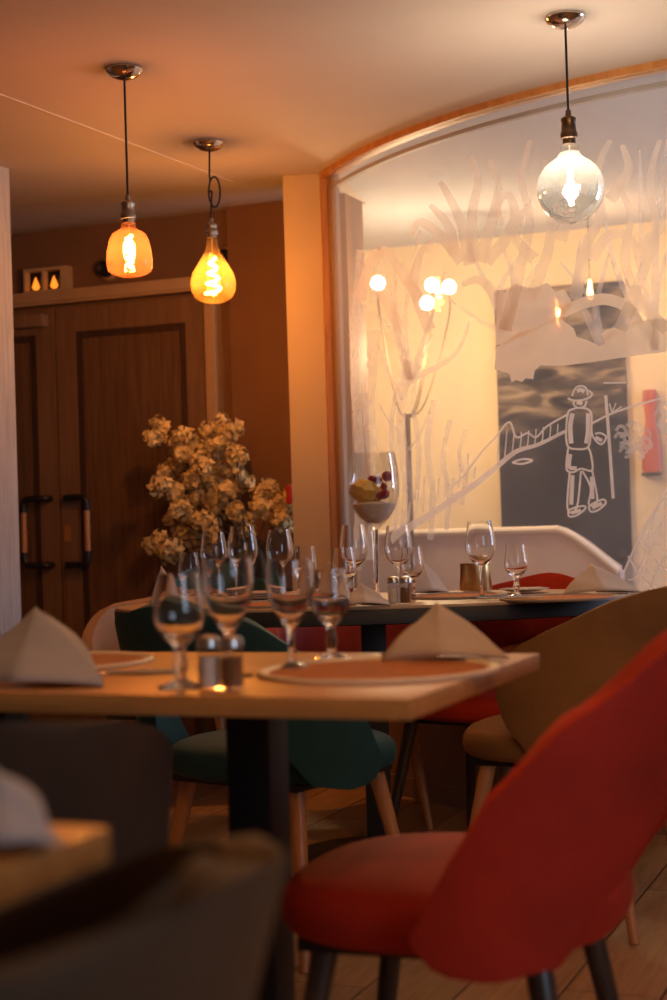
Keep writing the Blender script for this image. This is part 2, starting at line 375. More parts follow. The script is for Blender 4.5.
# front wall (behind the camera) with a window, right wall with a window
def wall_with_window(name, x0, x1, y0, y1, hole, axis, n):
    """box wall; hole = (a0, a1, z0, z1) along the long axis"""
    bm = bmesh.new(); a0, a1, z0, z1 = hole
    if axis == 'x':
        box(bm, x0, a0, y0, y1, 0, HC); box(bm, a1, x1, y0, y1, 0, HC); box(bm, a0, a1, y0, y1, 0, z0); box(bm, a0, a1, y0, y1, z1, HC)
    else:
        box(bm, x0, x1, y0, a0, 0, HC); box(bm, x0, x1, a1, y1, 0, HC); box(bm, x0, x1, a0, a1, 0, z0); box(bm, x0, x1, a0, a1, z1, HC)
    rstruct(name, bm, 'room_wall')
    f = bmesh.new(); t = 0.04; mid = (a0 + a1) / 2
    spans = [(a0, a0 + t, z0, z1), (a1 - t, a1, z0, z1), (a0 + t, a1 - t, z0, z0 + t), (a0 + t, a1 - t, z1 - t, z1), (mid - t/2, mid + t/2, z0 + t, z1 - t)]
    for p, q, r, s in spans:
        if axis == 'x': box(f, p, q, (y0+y1)/2 - 0.02, (y0+y1)/2 + 0.02, r, s)
        else: box(f, (x0+x1)/2 - 0.02, (x0+x1)/2 + 0.02, p, q, r, s)
    wn = rstruct('window_%d' % n, f, 'plaster')
    for p, q in ((a0 + t, mid - t/2), (mid + t/2, a1 - t)):
        b = boxbm(p, q, (y0+y1)/2 - 0.003, (y0+y1)/2 + 0.003, z0 + t, z1 - t) if axis == 'x' else boxbm((x0+x1)/2 - 0.003, (x0+x1)/2 + 0.003, p, q, z0 + t, z1 - t)
        obj('pane', b, 'window_glass', wn, smooth=False)
rstruct('wall_left', boxbm(-5.2, -5.06, -2.7, 8.2, 0, HC), 'room_wall')
rstruct('wall_front', boxbm(-5.06, 2.5, -2.3, -2.16, 0, HC), 'room_wall')
wall_with_window('wall_right', 2.5, 2.64, -2.3, 3.2, (-1.5, 0.9, 0.7, 2.2), 'y', 2)

# pillar beside the curved glass
pc = at(308, 300, 6.17)
struct('wall_pillar', boxbm(-0.083, 0.083, -0.09, 0.12, 0, HC, bev=0.004), 'pillar', loc=(pc.x + 0.004, pc.y + 0.03, 0), rotz=R(-4), label='cream painted pillar beside the curved glass')

# curved glazed wall: a circle through three points in plan
def circle3(a, b, c):
    ax, ay, bx_, by_, cx, cy = *a, *b, *c
    d = 2*(ax*(by_-cy)+bx_*(cy-ay)+cx*(ay-by_))
    ux = ((ax*ax+ay*ay)*(by_-cy)+(bx_*bx_+by_*by_)*(cy-ay)+(cx*cx+cy*cy)*(ay-by_))/d
    uy = ((ax*ax+ay*ay)*(cx-bx_)+(bx_*bx_+by_*by_)*(ax-cx)+(cx*cx+cy*cy)*(bx_-ax))/d
    return Vector((ux, uy)), math.hypot(ax-ux, ay-uy)
GC, GR = circle3((-0.012, 6.106), (0.45, 5.24), (1.013, 4.73))
ang0 = math.atan2(6.106 - GC.y, -0.012 - GC.x); ang1 = math.atan2(4.73 - GC.y, 1.013 - GC.x)
def wrap(a): return a if a > 0 else a + 2*math.pi
ang0, ang1 = wrap(ang0), wrap(ang1)
angE = ang1 + (ang1 - ang0) * 0.75
def arc(r, a, z): return Vector((GC.x + r*math.cos(a), GC.y + r*math.sin(a), z))
def arc_slab(a0, a1, rin, rout, z0, z1, n=40):
    bm = bmesh.new(); prev = None; first = None
    for i in range(n + 1):
        a = a0 + (a1 - a0) * i / n
        q = [bm.verts.new(arc(r, a, z)) for r, z in ((rin, z0), (rout, z0), (rout, z1), (rin, z1))]
        if prev:
            for k in range(4): bm.faces.new([prev[k], prev[(k+1) % 4], q[(k+1) % 4], q[k]])
        else: first = q
        prev = q
    bm.faces.new(first); bm.faces.new(list(reversed(prev))); return bm
SILL = 0.62
struct('wall_curved', arc_slab(ang0, angE, GR - 0.12, GR, 0, SILL), 'low_wall', label='low curved brown wall under the glass')
struct('baseboard_curved', arc_slab(ang0, angE, GR + 0.0, GR + 0.014, 0, 0.068), 'low_wall', label='brown skirting along the curved wall')
win = struct('window_1', arc_slab(ang0, angE, GR - 0.055, GR + 0.005, HC - 0.022, HC), 'trim_wood', label='curved etched glass wall with a white countryside drawing')
obj('frame', arc_slab(ang0, angE, GR - 0.075, GR + 0.02, SILL, SILL + 0.03), 'trim_wood', win, label='wooden sill')
dA = (ang1 - ang0) / 1.7
obj('frame', arc_slab(ang0 - 0.004, ang0 + 0.016 * dA, GR - 0.055, GR + 0.004, SILL + 0.03, HC - 0.022, 2), 'trim_wood', win, label='vertical wooden edge')
obj('edge_profile', arc_slab(ang0 + 0.016*dA, ang0 + 0.075*dA, GR - 0.05, GR - 0.035, SILL + 0.03, HC - 0.022, 3), 'slate', win, label='grey metal edge of the glass')
obj('pane', arc_slab(ang0 + 0.016*dA, angE, GR - 0.026, GR - 0.02, SILL + 0.03, HC - 0.022, 60), 'pane', win, label='hazy curved glass pane')
obj('edge_profile', arc_slab(ang0 + 0.016*dA, angE, GR - 0.05, GR - 0.03, HC - 0.07, HC - 0.055, 40), 'slate', win, label='grey rail along the top of the glass')
# wall carrying on from the end of the glass
e0 = arc(GR, angE, 0); td = Vector((-math.sin(angE), math.cos(angE), 0)); 
if td.x < 0: td = -td
bm = bmesh.new()
nrm = Vector((math.cos(angE), math.sin(angE), 0))
e1 = e0 + td * 2.4
vs_ = [bm.verts.new(p) for p in (e0, e1, e1 - nrm*0.12, e0 - nrm*0.12)]
f_ = bm.faces.new(vs_); ex = bmesh.ops.extrude_face_region(bm, geom=[f_]); bmesh.ops.translate(bm, vec=(0, 0, HC), verts=[e for e in ex['geom'] if isinstance(e, bmesh.types.BMVert)])
struct('wall_right_inner', bm, 'room_wall')

# the room behind the glass
VR = 7.36
rstruct('wall_rear_room', boxbm(-5.06, 3.2, VR, VR + 0.12, 0, HC), 'cream_wall', 'cream wall of the room behind the glass')
rstruct('wall_rear_room_left', boxbm(-3.42, -3.3, VB + 0.14, VR, 0, HC), 'cream_wall')
rstruct('wall_rear_room_right', boxbm(2.1, 2.22, 4.9, VR, 0, HC), 'cream_wall')

bm = bmesh.new()
pl_ = [arc(GR - 0.08, ang0 + (angE - ang0)*i/40, HC - 0.004) for i in range(41)] + [room(2.05, 5.2, HC - 0.004), room(2.05, VR, HC - 0.004), room(-3.25, VR, HC - 0.004), room(-3.25, VB + 0.16, HC - 0.004), room(-2.34, VB + 0.16, HC - 0.004)]
f_ = bm.faces.new([bm.verts.new(p_) for p_ in pl_]); ex = bmesh.ops.extrude_face_region(bm, geom=[f_]); bmesh.ops.translate(bm, vec=(0, 0, 0.0035), verts=[e for e in ex['geom'] if isinstance(e, bmesh.types.BMVert)])
struct('ceiling_rear_room', bm, 'ceiling2', label='cool white ceiling of the room behind the glass', smooth=False)

# ---- etched drawing on the glass
def on_glass(px, py, off=0.0):
    r = ray(px, py); o = Vector((0, 0, CAM_Z)); rad = GR - 0.020 + off
    a = r.x*r.x + r.y*r.y; b = 2*(r.x*(o.x-GC.x) + r.y*(o.y-GC.y)); c = (o.x-GC.x)**2 + (o.y-GC.y)**2 - rad*rad
    t = (-b - math.sqrt(max(0, b*b - 4*a*c))) / (2*a); return o + r*t
def ribbon(bm, pts, width, off=0.0015, n=5):
    pts = smooth_path([(p[0], p[1], 0) for p in pts], n); N = len(pts); prev = None
    for i, p in enumerate(pts):
        t = (pts[min(i+1, N-1)] - pts[max(i-1, 0)]); t = t.normalized() if t.length > 1e-6 else Vector((1, 0, 0))
        wd = width if not isinstance(width, tuple) else width[0] + (width[1]-width[0]) * i / (N-1)
        s = Vector((-t.y, t.x, 0)) * wd / 2
        q = [bm.verts.new(on_glass(p.x + s.x, p.y + s.y, off)), bm.verts.new(on_glass(p.x - s.x, p.y - s.y, off))]
        if prev: bm.faces.new([prev[0], prev[1], q[1], q[0]])
        prev = q
def patch(bm, pts, off=0.001):
    vs = [bm.verts.new(on_glass(x, y, off)) for x, y in pts]
    es = [bm.edges.new((vs[i], vs[(i+1) % len(vs)])) for i in range(len(vs))]
    g_ = bmesh.ops.triangle_fill(bm, edges=es, use_beauty=True)
    for _ in range(2): bmesh.ops.subdivide_edges(bm, edges=bm.edges[:], cuts=1, use_grid_fill=True)
    rad = GR - 0.020 + off
    for v in bm.verts:
        d_ = Vector((v.co.x - GC.x, v.co.y - GC.y)); d_ *= rad / d_.length; v.co.x = GC.x + d_.x; v.co.y = GC.y + d_.y
def zz(ox, oy, pts, s=0.2804): return [(ox + x*s, oy + y*s) for x, y in pts]
Z5 = lambda pts: zz(480, 370, pts)
Z4 = lambda pts: zz(480, 250, pts)
man = bmesh.new()
for st in ([(313,100),(330,108),(360,108),(390,98),(400,85),(385,72)], [(328,92),(340,65),(360,57),(378,65),(385,90)], [(335,108),(335,125),(350,135),(372,130),(380,110)],
           [(330,140),(315,150),(308,200),(312,270),(350,282),(385,275),(395,230),(398,165),(385,140),(350,135),(330,140)],
           [(398,165),(400,230),(430,265),(450,240),(430,225),(410,228)], [(315,275),(308,350),(330,365),(360,352),(400,358),(395,300),(385,275)],
           [(320,362),(312,495),(345,490),(360,360)], [(365,360),(395,420),(388,480),(418,470),(408,400),(400,358)],
           [(315,500),(318,522),(345,518),(375,495),(370,485),(340,490),(315,500)], [(388,485),(395,505),(420,500),(448,475),(440,462),(415,470),(388,485)]):
    ribbon(man, Z5(st), 2.0)
for st, wd in (([(330,155),(322,200),(325,262)], 4.5), ([(385,155),(384,220),(378,262)], 4.0), ([(345,75),(360,70),(372,78)], 4), ([(322,300),(318,345),(345,350)], 4), ([(330,375),(325,480)], 4), ([(398,380),(402,460)], 3.5), ([(325,510),(360,500)], 3.5), ([(400,492),(435,475)], 3.5), ([(412,240),(435,252)], 3.5), ([(345,115),(365,120)], 4)):
    ribbon(man, Z5(st), wd, 0.002)
obj('etched_man', man, 'etch', win, smooth=False, label='white outline of a man in a hat')
st_ = bmesh.new(); ribbon(st_, Z5([(448,90),(456,190),(466,330),(475,458)]), 3.2); obj('etched_staff', st_, 'etch', win, smooth=False)
hill = bmesh.new()
for st, wd in (([(-330,610),(-250,560),(-160,505),(-80,450),(0,395),(60,345),(130,290),(210,265),(310,215)], (9, 3)), ([(-110,420),(-60,380),(0,300),(60,235),(90,195),(110,190),(130,240),(170,225),(200,240),(240,200),(310,160)], 2.0),
               ([(400,190),(470,155),(560,125),(667,95)], 2.2), ([(115,330),(150,318),(187,322),(150,335),(115,330)], 2.0), ([(470,150),(462,120)], 1.2), ([(472,150),(485,118)], 1.2), ([(475,150),(505,130)], 1.2), ([(440,47),(520,45)], 1.5), ([(667,95),(780,60),(900,75),(1020,40)], 2.2)):
    ribbon(hill, Z5(st), wd)
for k in range(9):
    x = 70 + k*26; y0 = 240 - k*6 if k > 2 else 215; ribbon(hill, Z5([(x, y0), (x-3, y0+40), (x-8, 325 - k*11)]), 1.3)
for k in range(10):
    x = -250 + k*26; ribbon(hill, Z5([(x, 470 - k*14 - (k % 3)*30), (x-6, 540 - k*17)]), 1.6)
obj('etched_hill', hill, 'etch', win, smooth=False, label='white hill line with a fence')
dense = bmesh.new()
patch(dense, Z4([(50,425),(105,440),(112,472),(128,464),(150,470),(162,458),(190,460),(195,430),(215,412),(300,412),(400,400),(480,388),(560,376),(700,360),(700,240),(630,245),(560,255),(500,270),(450,285),(432,300),(445,335),(425,342),(385,322),(345,310),(335,280),(300,255),(270,240),(200,280),(140,290),(90,330),(60,345)]))
ribbon(dense, Z4([(290,222),(350,195),(400,180),(450,176),(510,195),(545,230),(560,262)]), 11.5, 0.005)
patch(dense, Z4([(55,340),(62,140),(90,150),(130,120),(180,140),(240,115),(270,150),(300,140),(330,190),(300,235),(270,245),(200,285),(90,335)]), 0.0012)
obj('etched_cloud', dense, 'etch_solid', win, smooth=False, label='dense white etched bank of foliage')
rnd = random.Random(5)
for root, tips in (((505,330), [(470,250),(500,240),(520,255),(450,300),(540,262)]), ((410,380), [(372,250),(395,262),(420,230),(445,270),(360,300),(470,320)]), ((600,345), [(560,262),(610,250),(640,270),(660,300),(580,240)]), ((655,350), [(600,170),(640,150),(667,140),(690,190)])):
    tb = bmesh.new()
    for (tx, ty) in tips:
        mx = (root[0]+tx)/2 + rnd.uniform(-14, 14); my = (root[1]+ty)/2 + rnd.uniform(-8, 8)
        ribbon(tb, [root, (mx, my), (tx, ty)], (rnd.uniform(6, 11), 2.5), 0.001)
    obj('etched_branches', tb, 'etch_soft', win, smooth=False, label='soft white etched branches')
fronds = [[(470,265),(462,225),(448,195),(440,182)], [(474,262),(472,215),(478,180),(470,155)], [(480,262),(492,220),(498,185),(488,160)], [(486,262),(505,240),(515,215),(508,195),(498,205),(502,225)], [(462,262),(440,235),(420,222),(412,235)],
          [(505,330),(520,270),(530,220),(522,180),(530,140)], [(530,300),(548,250),(552,200),(545,160)], [(575,300),(585,250),(600,215),(598,170),(610,140)], [(620,330),(640,280),(655,230),(650,180),(660,140)], [(590,260),(610,235),(632,240),(640,270)], [(667,330),(640,300),(625,260),(630,215),(615,180)],
          [(420,300),(400,270),(385,250),(365,262)], [(430,330),(415,290),(420,255),(435,240)], [(360,300),(370,265),(390,250)], [(455,255),(448,225),(430,205)], [(560,240),(570,205),(562,180),(575,150)], [(640,250),(668,215),(672,175)], [(400,330),(385,300),(372,290)], [(500,300),(480,280),(462,285)], [(535,260),(515,235),(528,205)], [(590,215),(575,190),(585,165)], [(610,200),(628,170),(622,145)]]
fronds += [[(x + 178, y) for x, y in fd] for fd in fronds[:11] if min(q[0] for q in fd) > 505 or max(q[0] for q in fd) > 520]   # the drawing goes on along the glass
for k, fd in enumerate(fronds):
    tb = bmesh.new(); ribbon(tb, fd, (13, 5), 0.001 + 0.0002*(k % 6), 7)
    obj('etched_frond', tb, 'etch_warm', win, smooth=False, label='soft cream etched frond')
tr_ = bmesh.new()
for x, y0, y1, wd in ((404,360,545,10), (416,350,500,5), (394,380,540,5), (430,400,540,6), (372,330,560,12), (357,250,570,9), (446,420,530,5), (462,430,505,4)):
    ribbon(tr_, [(x + 4, y0), (x - 3, (y0*2+y1)/3), (x + 3, (y0+2*y1)/3), (x, y1)], wd, 0.001)
for x, y0, x1, y1, wd in ((404,400,378,345,6), (404,390,432,335,6), (400,430,380,405,4), (408,450,430,410,4)):
    ribbon(tr_, [(x, y0), ((x+x1)/2, (y0+y1)/2 + 6), (x1, y1)], (wd, 2), 0.0014)
obj('etched_trunks', tr_, 'etch_soft', win, smooth=False, label='soft white etched tree trunks')
for cx, cy, rx, ry in ((632,440,17,17), (668,424,14,20)):
    bb = bmesh.new()
    for k in range(16):
        a = rnd.uniform(0, 6.28); q = rnd.uniform(0.2, 0.9); x = cx + rx*q*math.cos(a); y = cy + ry*q*math.sin(a)
        ribbon(bb, [(x-5, y), (x-1, y-5), (x+4, y-2), (x+5, y+4), (x, y+5)], 3.2, 0.001 + 0.0003*k, 3)
    obj('etched_bush', bb, 'etch_soft', win, smooth=False, label='fluffy white etched bush')
cv = bmesh.new()
for st, wd in (([(624,572),(636,545),(652,515),(672,490),(690,478)], 2.4), ([(628,580),(640,570),(660,500),(690,470)], 1.6), ([(640,585),(650,550),(664,520),(690,500)], 1.5), ([(650,590),(662,560),(690,530)], 1.6), ([(628,556),(640,575),(660,592)], 2), ([(640,540),(655,560),(680,580)], 1.4)):
    ribbon(cv, st, wd)
obj('etched_field', cv, 'etch', win, smooth=False, label='white curved field lines')
fw = bmesh.new(); patch(fw, [(622,578),(634,548),(650,518),(672,492),(700,476),(700,620),(622,612)], 0.0005)
obj('etched_field_shade', fw, 'etch_soft', win, smooth=False)

# ------------------------------------------------------------------ the double door in the back wall
def door(n, u0, u1, hand_u, grip_side, label):
    z1 = 1.98; y1 = VB - 0.005; y0 = y1 - 0.045; st = 0.10
    d = rstruct('door_%d' % n, box(box(box(box(bmesh.new(), u0, u0+st, y0, y1, 0.008, z1), u1-st, u1, y0, y1, 0.008, z1), u0+st, u1-st, y0, y1, z1-0.11, z1), u0+st, u1-st, y0, y1, 0.008, 0.16), 'door_stile', label)
    obj('panel', boxbm(u0+st+0.03, u1-st-0.03, y0+0.012, y1-0.005, 0.19, z1-0.14), 'door_panel', d, label='wood grained door panel')
    mo = bmesh.new()
    a, b, c, e = u0+st, u1-st, 0.16, z1-0.11
    box(mo, a, a+0.03, y0+0.004, y1-0.004, c, e); box(mo, b-0.03, b, y0+0.004, y1-0.004, c, e); box(mo, a+0.03, b-0.03, y0+0.004, y1-0.004, c, c+0.03); box(mo, a+0.03, b-0.03, y0+0.004, y1-0.004, e-0.03, e)
    obj('moulding', mo, 'door_mould', d)
    h = bmesh.new(); s = grip_side; x0 = hand_u; xg = hand_u + s*0.115
    for zz_, sg in ((1.125, 1), (0.825, -1)):
        pts = smooth_path([(x0, y0, zz_), (x0, y0-0.03, zz_), (x0 + s*0.02, y0-0.045, zz_), (x0 + s*0.085, y0-0.045, zz_), (xg - s*0.008, y0-0.045, zz_-sg*0.008), (xg, y0-0.045, zz_-sg*0.035), (xg, y0-0.045, zz_-sg*0.06)], 4)
        tube(h, pts, 0.0155, 10)
    hd = obj('handle', h, 'black', d, label='black bracket handle')
    obj('grip', tube(bmesh.new(), [(xg, y0-0.045, 0.885), (xg, y0-0.045, 1.065)], 0.0135, 12), 'leg_oak', hd, label='round wooden grip')
    return d
def u_of(px, d=None):   # room u of a pixel column on the door wall at eye level
    r = ray(px, 500); t = (VB - 0.05) / (r.x*VX.x + r.y*VX.y); p = r*t; return p.x*UX.x + p.y*UX.y
ud = u_of(60); ur = u_of(211)
door(1, ud + 0.004, ur, ud + 0.05, 1, 'brown wooden right door leaf of the double door')
door(2, ud - (ur - ud), ud - 0.004, ud - 0.05, -1, 'brown wooden left door leaf beside the grey partition')
obj('lock', boxbm(ud+0.02, ud+0.05, VB-0.054, VB-0.0495, 0.93, 1.0), 'trim_wood', bpy.data.objects['door_1'])
tr2 = bmesh.new()
ul = ud - (ur - ud)
box(tr2, ur + 0.006, ur + 0.05, VB - 0.075, VB - 0.001, 0, 2.0); box(tr2, ul - 0.05, ul - 0.006, VB - 0.075, VB - 0.001, 0, 2.0)
box(tr2, ul - 0.05, ur + 0.05, VB - 0.075, VB - 0.001, 2.0, 2.012)
rstruct('trim_2', tr2, 'header', 'pale frame around the double door')
tr3 = bmesh.new(); box(tr3, ul - 0.3, ur + 0.06, VB - 0.085, VB - 0.001, 2.012, 2.06, bev=0.004); rstruct('trim_3', tr3, 'header', 'pale ledge above the double door')
o = bmesh.new(); box(o, ud - 0.34, ud - 0.03, VB - 0.11, VB - 0.056, 1.90, 1.955, bev=0.005)
dc = obj('door_closer', o, 'door_frame', rotz=-YAW); tag(dc, 'brown door closer box at the top of the left door leaf', 'door closer')

# emergency light above the door
def wallpt(px, py):   # point on the door wall plane
    r = ray(px, py); o = Vector((0, 0, CAM_Z)); t = VB / (r.x*VX.x + r.y*VX.y); return o + r*t
p = wallpt(51, 281)
es_ = thing('emergency_light', 'small twin emergency light glowing orange above the double door', 'light', (p.x, p.y, p.z - 0.06), -YAW)
bm = bmesh.new(); W_, H_ = 0.115, 0.115
for a, b, c, d_ in ((-W_, -W_+0.012, 0, H_), (W_-0.035, W_, 0, H_), (-W_+0.012, W_-0.035, 0, 0.014), (-W_+0.012, W_-0.035, H_-0.012, H_), (-0.018, -0.008, 0.014, H_-0.012)): box(bm, a, b, -0.05, -0.001, c, d_)
obj('housing', bm, 'pillar', es_)
for x0, x1 in ((-W_+0.012, -0.018), (-0.008, W_-0.035)):
    rc = obj('recess', boxbm(x0, x1, -0.012, -0.002, 0.014, H_-0.012), 'black', es_)
    xm = (x0+x1)/2
    obj('lamp', lathe(bmesh.new(), [(0, 0.018), (0.012, 0.021), (0.018, 0.032), (0.012, 0.05), (0.005, 0.068), (0, 0.08)], 12, xm, -0.032), emit('orange_lamp', (1.0, 0.24, 0.02), 1.1), es_)
# round wall speakers
for px, py, lb in ((110, 270, 'small round dark wall spotlight behind the rose glass pendant'), (229, 259, 'small round dark wall spotlight behind the amber drop pendant')):
    p = wallpt(px, py)
    s = thing('wall_spotlight', lb, 'spotlight', (p.x, p.y, p.z - 0.05), -YAW, 'round spotlights on the brown wall')
    r_ = obj('ring', lathe(bmesh.new(), [(0.030, 0), (0.052, 0), (0.052, 0.02), (0.040, 0.035), (0.030, 0.02), (0.030, 0)], 24), 'header', s); r_.rotation_euler = (R(90), 0, 0); r_.location = (0, -0.001, 0.05)
    c_ = obj('cone', lathe(bmesh.new(), [(0, 0.0), (0.038, 0.0), (0.036, 0.05), (0.030, 0.055), (0.022, 0.045), (0, 0.04)], 24), 'black', s); c_.rotation_euler = (R(90), 0, 0); c_.location = (0.0, -0.002, 0.05)

# ------------------------------------------------------------------ pendants
def pendant(label, top, zs, r, kind, group='glass pendant lamps', loop=False, sag=0.0, en=None, lc_=None):
    en_ = en
    """zs: socket top, bulb top, bulb bottom"""
    zt, zb, z0 = zs
    t = thing('pendant_lamp', label, 'lamp', (top.x, top.y, HC), 0, group)
    obj('canopy', lathe(bmesh.new(), [(0, 0), (0.055, 0), (0.056, -0.006), (0.050, -0.016), (0.034, -0.027), (0.014, -0.033), (0, -0.034)], 28), 'chrome', t)
    L = HC - zt
    if loop:
        pts = [(0, 0, -0.03), (0, 0, -0.06), (-0.002, 0, -L*0.40)]
        zc, ra, rb = -L*0.62, 0.020, 0.055
        for k in range(13):
            a = math.pi*0.75 + 2*math.pi*k/12*1.12
            pts.append((0.014 + ra*math.cos(a), -0.006 + 0.012*k/12, zc + rb*math.sin(a)))
        pts += [(0.004, 0.0, -L*0.62 + 0.0), (0.0, 0.0, -L*0.86), (0, 0, -L)]
    else: pts = [(0, 0, -0.03), (sag*0.4, 0, -L*0.5), (0, 0, -L)]
    obj('cable', tube(bmesh.new(), smooth_path(pts, 4), 0.0035, 8), 'cord', t)
    m_ = 'bronze' if kind == 'globe' else 'pewter'
    hs = zt - zb
    obj('socket', lathe(bmesh.new(), [(0, -L+0.018), (0.007, -L+0.016), (0.009, -L), (0.020, -L-0.006), (0.0215, -L-0.012), (0.019, -L-0.018), (0.021, -L-hs*0.55), (0.024, -L-hs*0.62), (0.023, -L-hs*0.78), (0.018, -L-hs*0.80), (0.018, -L-hs*0.98), (0, -L-hs*0.98)], 24), m_, t)
    h = zb - z0
    if kind == 'globe':
        nk = 0.025; prof = [(nk, 0.0), (nk, -0.02)]
        cz = -(h - r); a0 = math.asin(min(1, nk/r))
        for k in range(1, 19): a = a0 + (math.pi - a0)*k/18; prof.append((r*math.sin(a), cz + r*math.cos(a)))
        fil = [(0, cz + r*0.62), (0, cz - r*0.45)]; mb = 'globe'; fc, lc, en, fs = (1.0, 0.90, 0.74), (1.0, 0.82, 0.60), 21, 40
    elif kind == 'apple':
        prof = [(0.022, 0.004), (0.022, -0.014), (0.034, -0.020), (0.050, -0.030), (r*0.86, -0.05), (r*0.96, -h*0.5), (r, -h*0.66), (r*0.99, -h*0.80), (r*0.93, -h*0.88), (r*0.75, -h*0.94), (r*0.4, -h*0.985), (0, -h)]
        fil = [(0, -h*0.22), (0, -h*0.82)]; mb = 'rosebulb'; fc, lc, en, fs = (1.0, 0.50, 0.14), (1.0, 0.40, 0.12), 11, 30
    else:
        prof = [(0.019, 0.0), (0.021, -h*0.10), (0.027, -h*0.20), (0.040, -h*0.30), (r*0.72, -h*0.43), (r*0.92, -h*0.55), (r, -h*0.68), (r*0.95, -h*0.82), (r*0.78, -h*0.92), (r*0.45, -h*0.98), (0, -h)]
        fil = [(0, -h*0.30), (0, -h*0.84)]; mb = 'amber'; fc, lc, en, fs = (1.0, 0.60, 0.18), (1.0, 0.42, 0.11), 20, 30
    bz = -L - hs; en = en_ or en; lc = lc_ or lc
    b = obj('bulb', lathe(bmesh.new(), prof, 36), mb, t); b.location = (0, 0, bz)
    z_a, z_b = fil[0][1], fil[1][1]; pts = []
    turns = 5 if kind != 'drop' else 3.5; fr = {'globe': 0.003, 'apple': 0.0075, 'drop': 0.020}[kind]
    for k in range(61):
        q = k/60; rr_ = fr if kind != 'drop' else fr*(0.45 + 0.9*q)
        pts.append((rr_*math.cos(turns*2*math.pi*q), rr_*math.sin(turns*2*math.pi*q), z_a + (z_b - z_a)*q))
    fo = obj('filament', tube(bmesh.new(), pts, 0.006, 6), emit('filament_' + kind, fc, fs), t); fo.location = (0, 0, bz)
    obj('filament_stem', tube(bmesh.new(), [(0, 0, 0), (0, 0, z_a)], 0.003, 6), 'plate', t).location = (0, 0, bz)
    l = bpy.data.lights.new('bulb_light', 'POINT'); l.energy = en; l.color = lc; l.shadow_soft_size = 0.02
    lo = bpy.data.objects.new('bulb_light', l); C.objects.link(lo); lo.parent = t; lo.location = (0, 0, bz + (z_a + z_b)/2)
    return t
pendant('rose tinted squat glass pendant lamp hanging before the double door', at(124, 67, 4.63), (1.955, 1.885, 1.725), 0.069, 'apple')
pendant('amber drop shaped pendant lamp with a looped black cord', at(209, 141, 5.55), (2.06, 2.005, 1.770), 0.082, 'drop', loop=True)
pendant('large smoked silver globe pendant lamp in front of the etched glass', at(565, 15, 4.27), (2.075, 1.995, 1.780), 0.093, 'globe')
pendant('amber pendant lamp added as fill light over the oak table', Vector((-0.10, 1.93, 0)), (2.20, 2.13, 1.92), 0.082, 'drop', en=12, lc_=(1.0, 0.60, 0.30))  # unseen pendant, added to warm the near tabletop
pendant('amber pendant lamp added as fill light beside the bright red chair', Vector((0.50, 0.95, 0)), (2.20, 2.13, 1.92), 0.082, 'drop', en=19, lc_=(1.0, 0.60, 0.30))  # added out of view to light the red chair from the camera side
pendant('amber pendant lamp added as fill light beside the olive brown chair', Vector((1.20, 2.55, 0)), (2.12, 2.05, 1.83), 0.082, 'drop', en=15, lc_=(1.0, 0.60, 0.30))  # another unseen lamp, added to brighten the brown chair back and floor

# ------------------------------------------------------------------ chairs
def chair_legs(t, mat, zt, sx, sy):
    for s in (-1, 1):
        for q in (-1, 1):
            a = Vector((s*sx*0.72, q*sy*0.70, zt + 0.004)); b = Vector((s*sx*1.0, q*sy*1.02, 0.0))
            obj('leg', tube(bmesh.new(), [a, a.lerp(b, 0.5), b], [0.020, 0.0165, 0.0115], 14), mat, t)
def chair_seat(t, mat, zb, zt, a, b):
    bm = bmesh.new(); rings = []; n = 28
    for z, s in ((zb, 0.80), (zb, 0.93), (zb + 0.012, 0.985), (zb + (zt-zb)*0.45, 1.0), (zt - 0.022, 0.985), (zt - 0.006, 0.93), (zt + 0.004, 0.80), (zt + 0.010, 0.45)):
        ring = []
        for i in range(n):
            th = 2*math.pi*i/n; c, s_ = math.cos(th), math.sin(th); e = 2/2.7
            x = a*s*math.copysign(abs(c)**e, c); y = b*s*math.copysign(abs(s_)**e, s_)
            ring.append(bm.verts.new((x, y, z)))
        rings.append(ring)
    for p, q in zip(rings[:-1], rings[1:]):
        for i in range(n): bm.faces.new([p[i], p[(i+1) % n], q[(i+1) % n], q[i]])
    bm.faces.new(list(reversed(rings[0]))); bm.faces.new(rings[-1])
    o = obj('seat', bm, mat, t); subsurf(o, 1); return o
def lerp_tab(tab, x):
    for (x0, y0), (x1, y1) in zip(tab[:-1], tab[1:]):
        if x <= x1:
            q = (x - x0)/(x1 - x0); q = q*q*(3 - 2*q)*0.5 + q*0.5; return y0 + (y1-y0)*q
    return tab[-1][1]
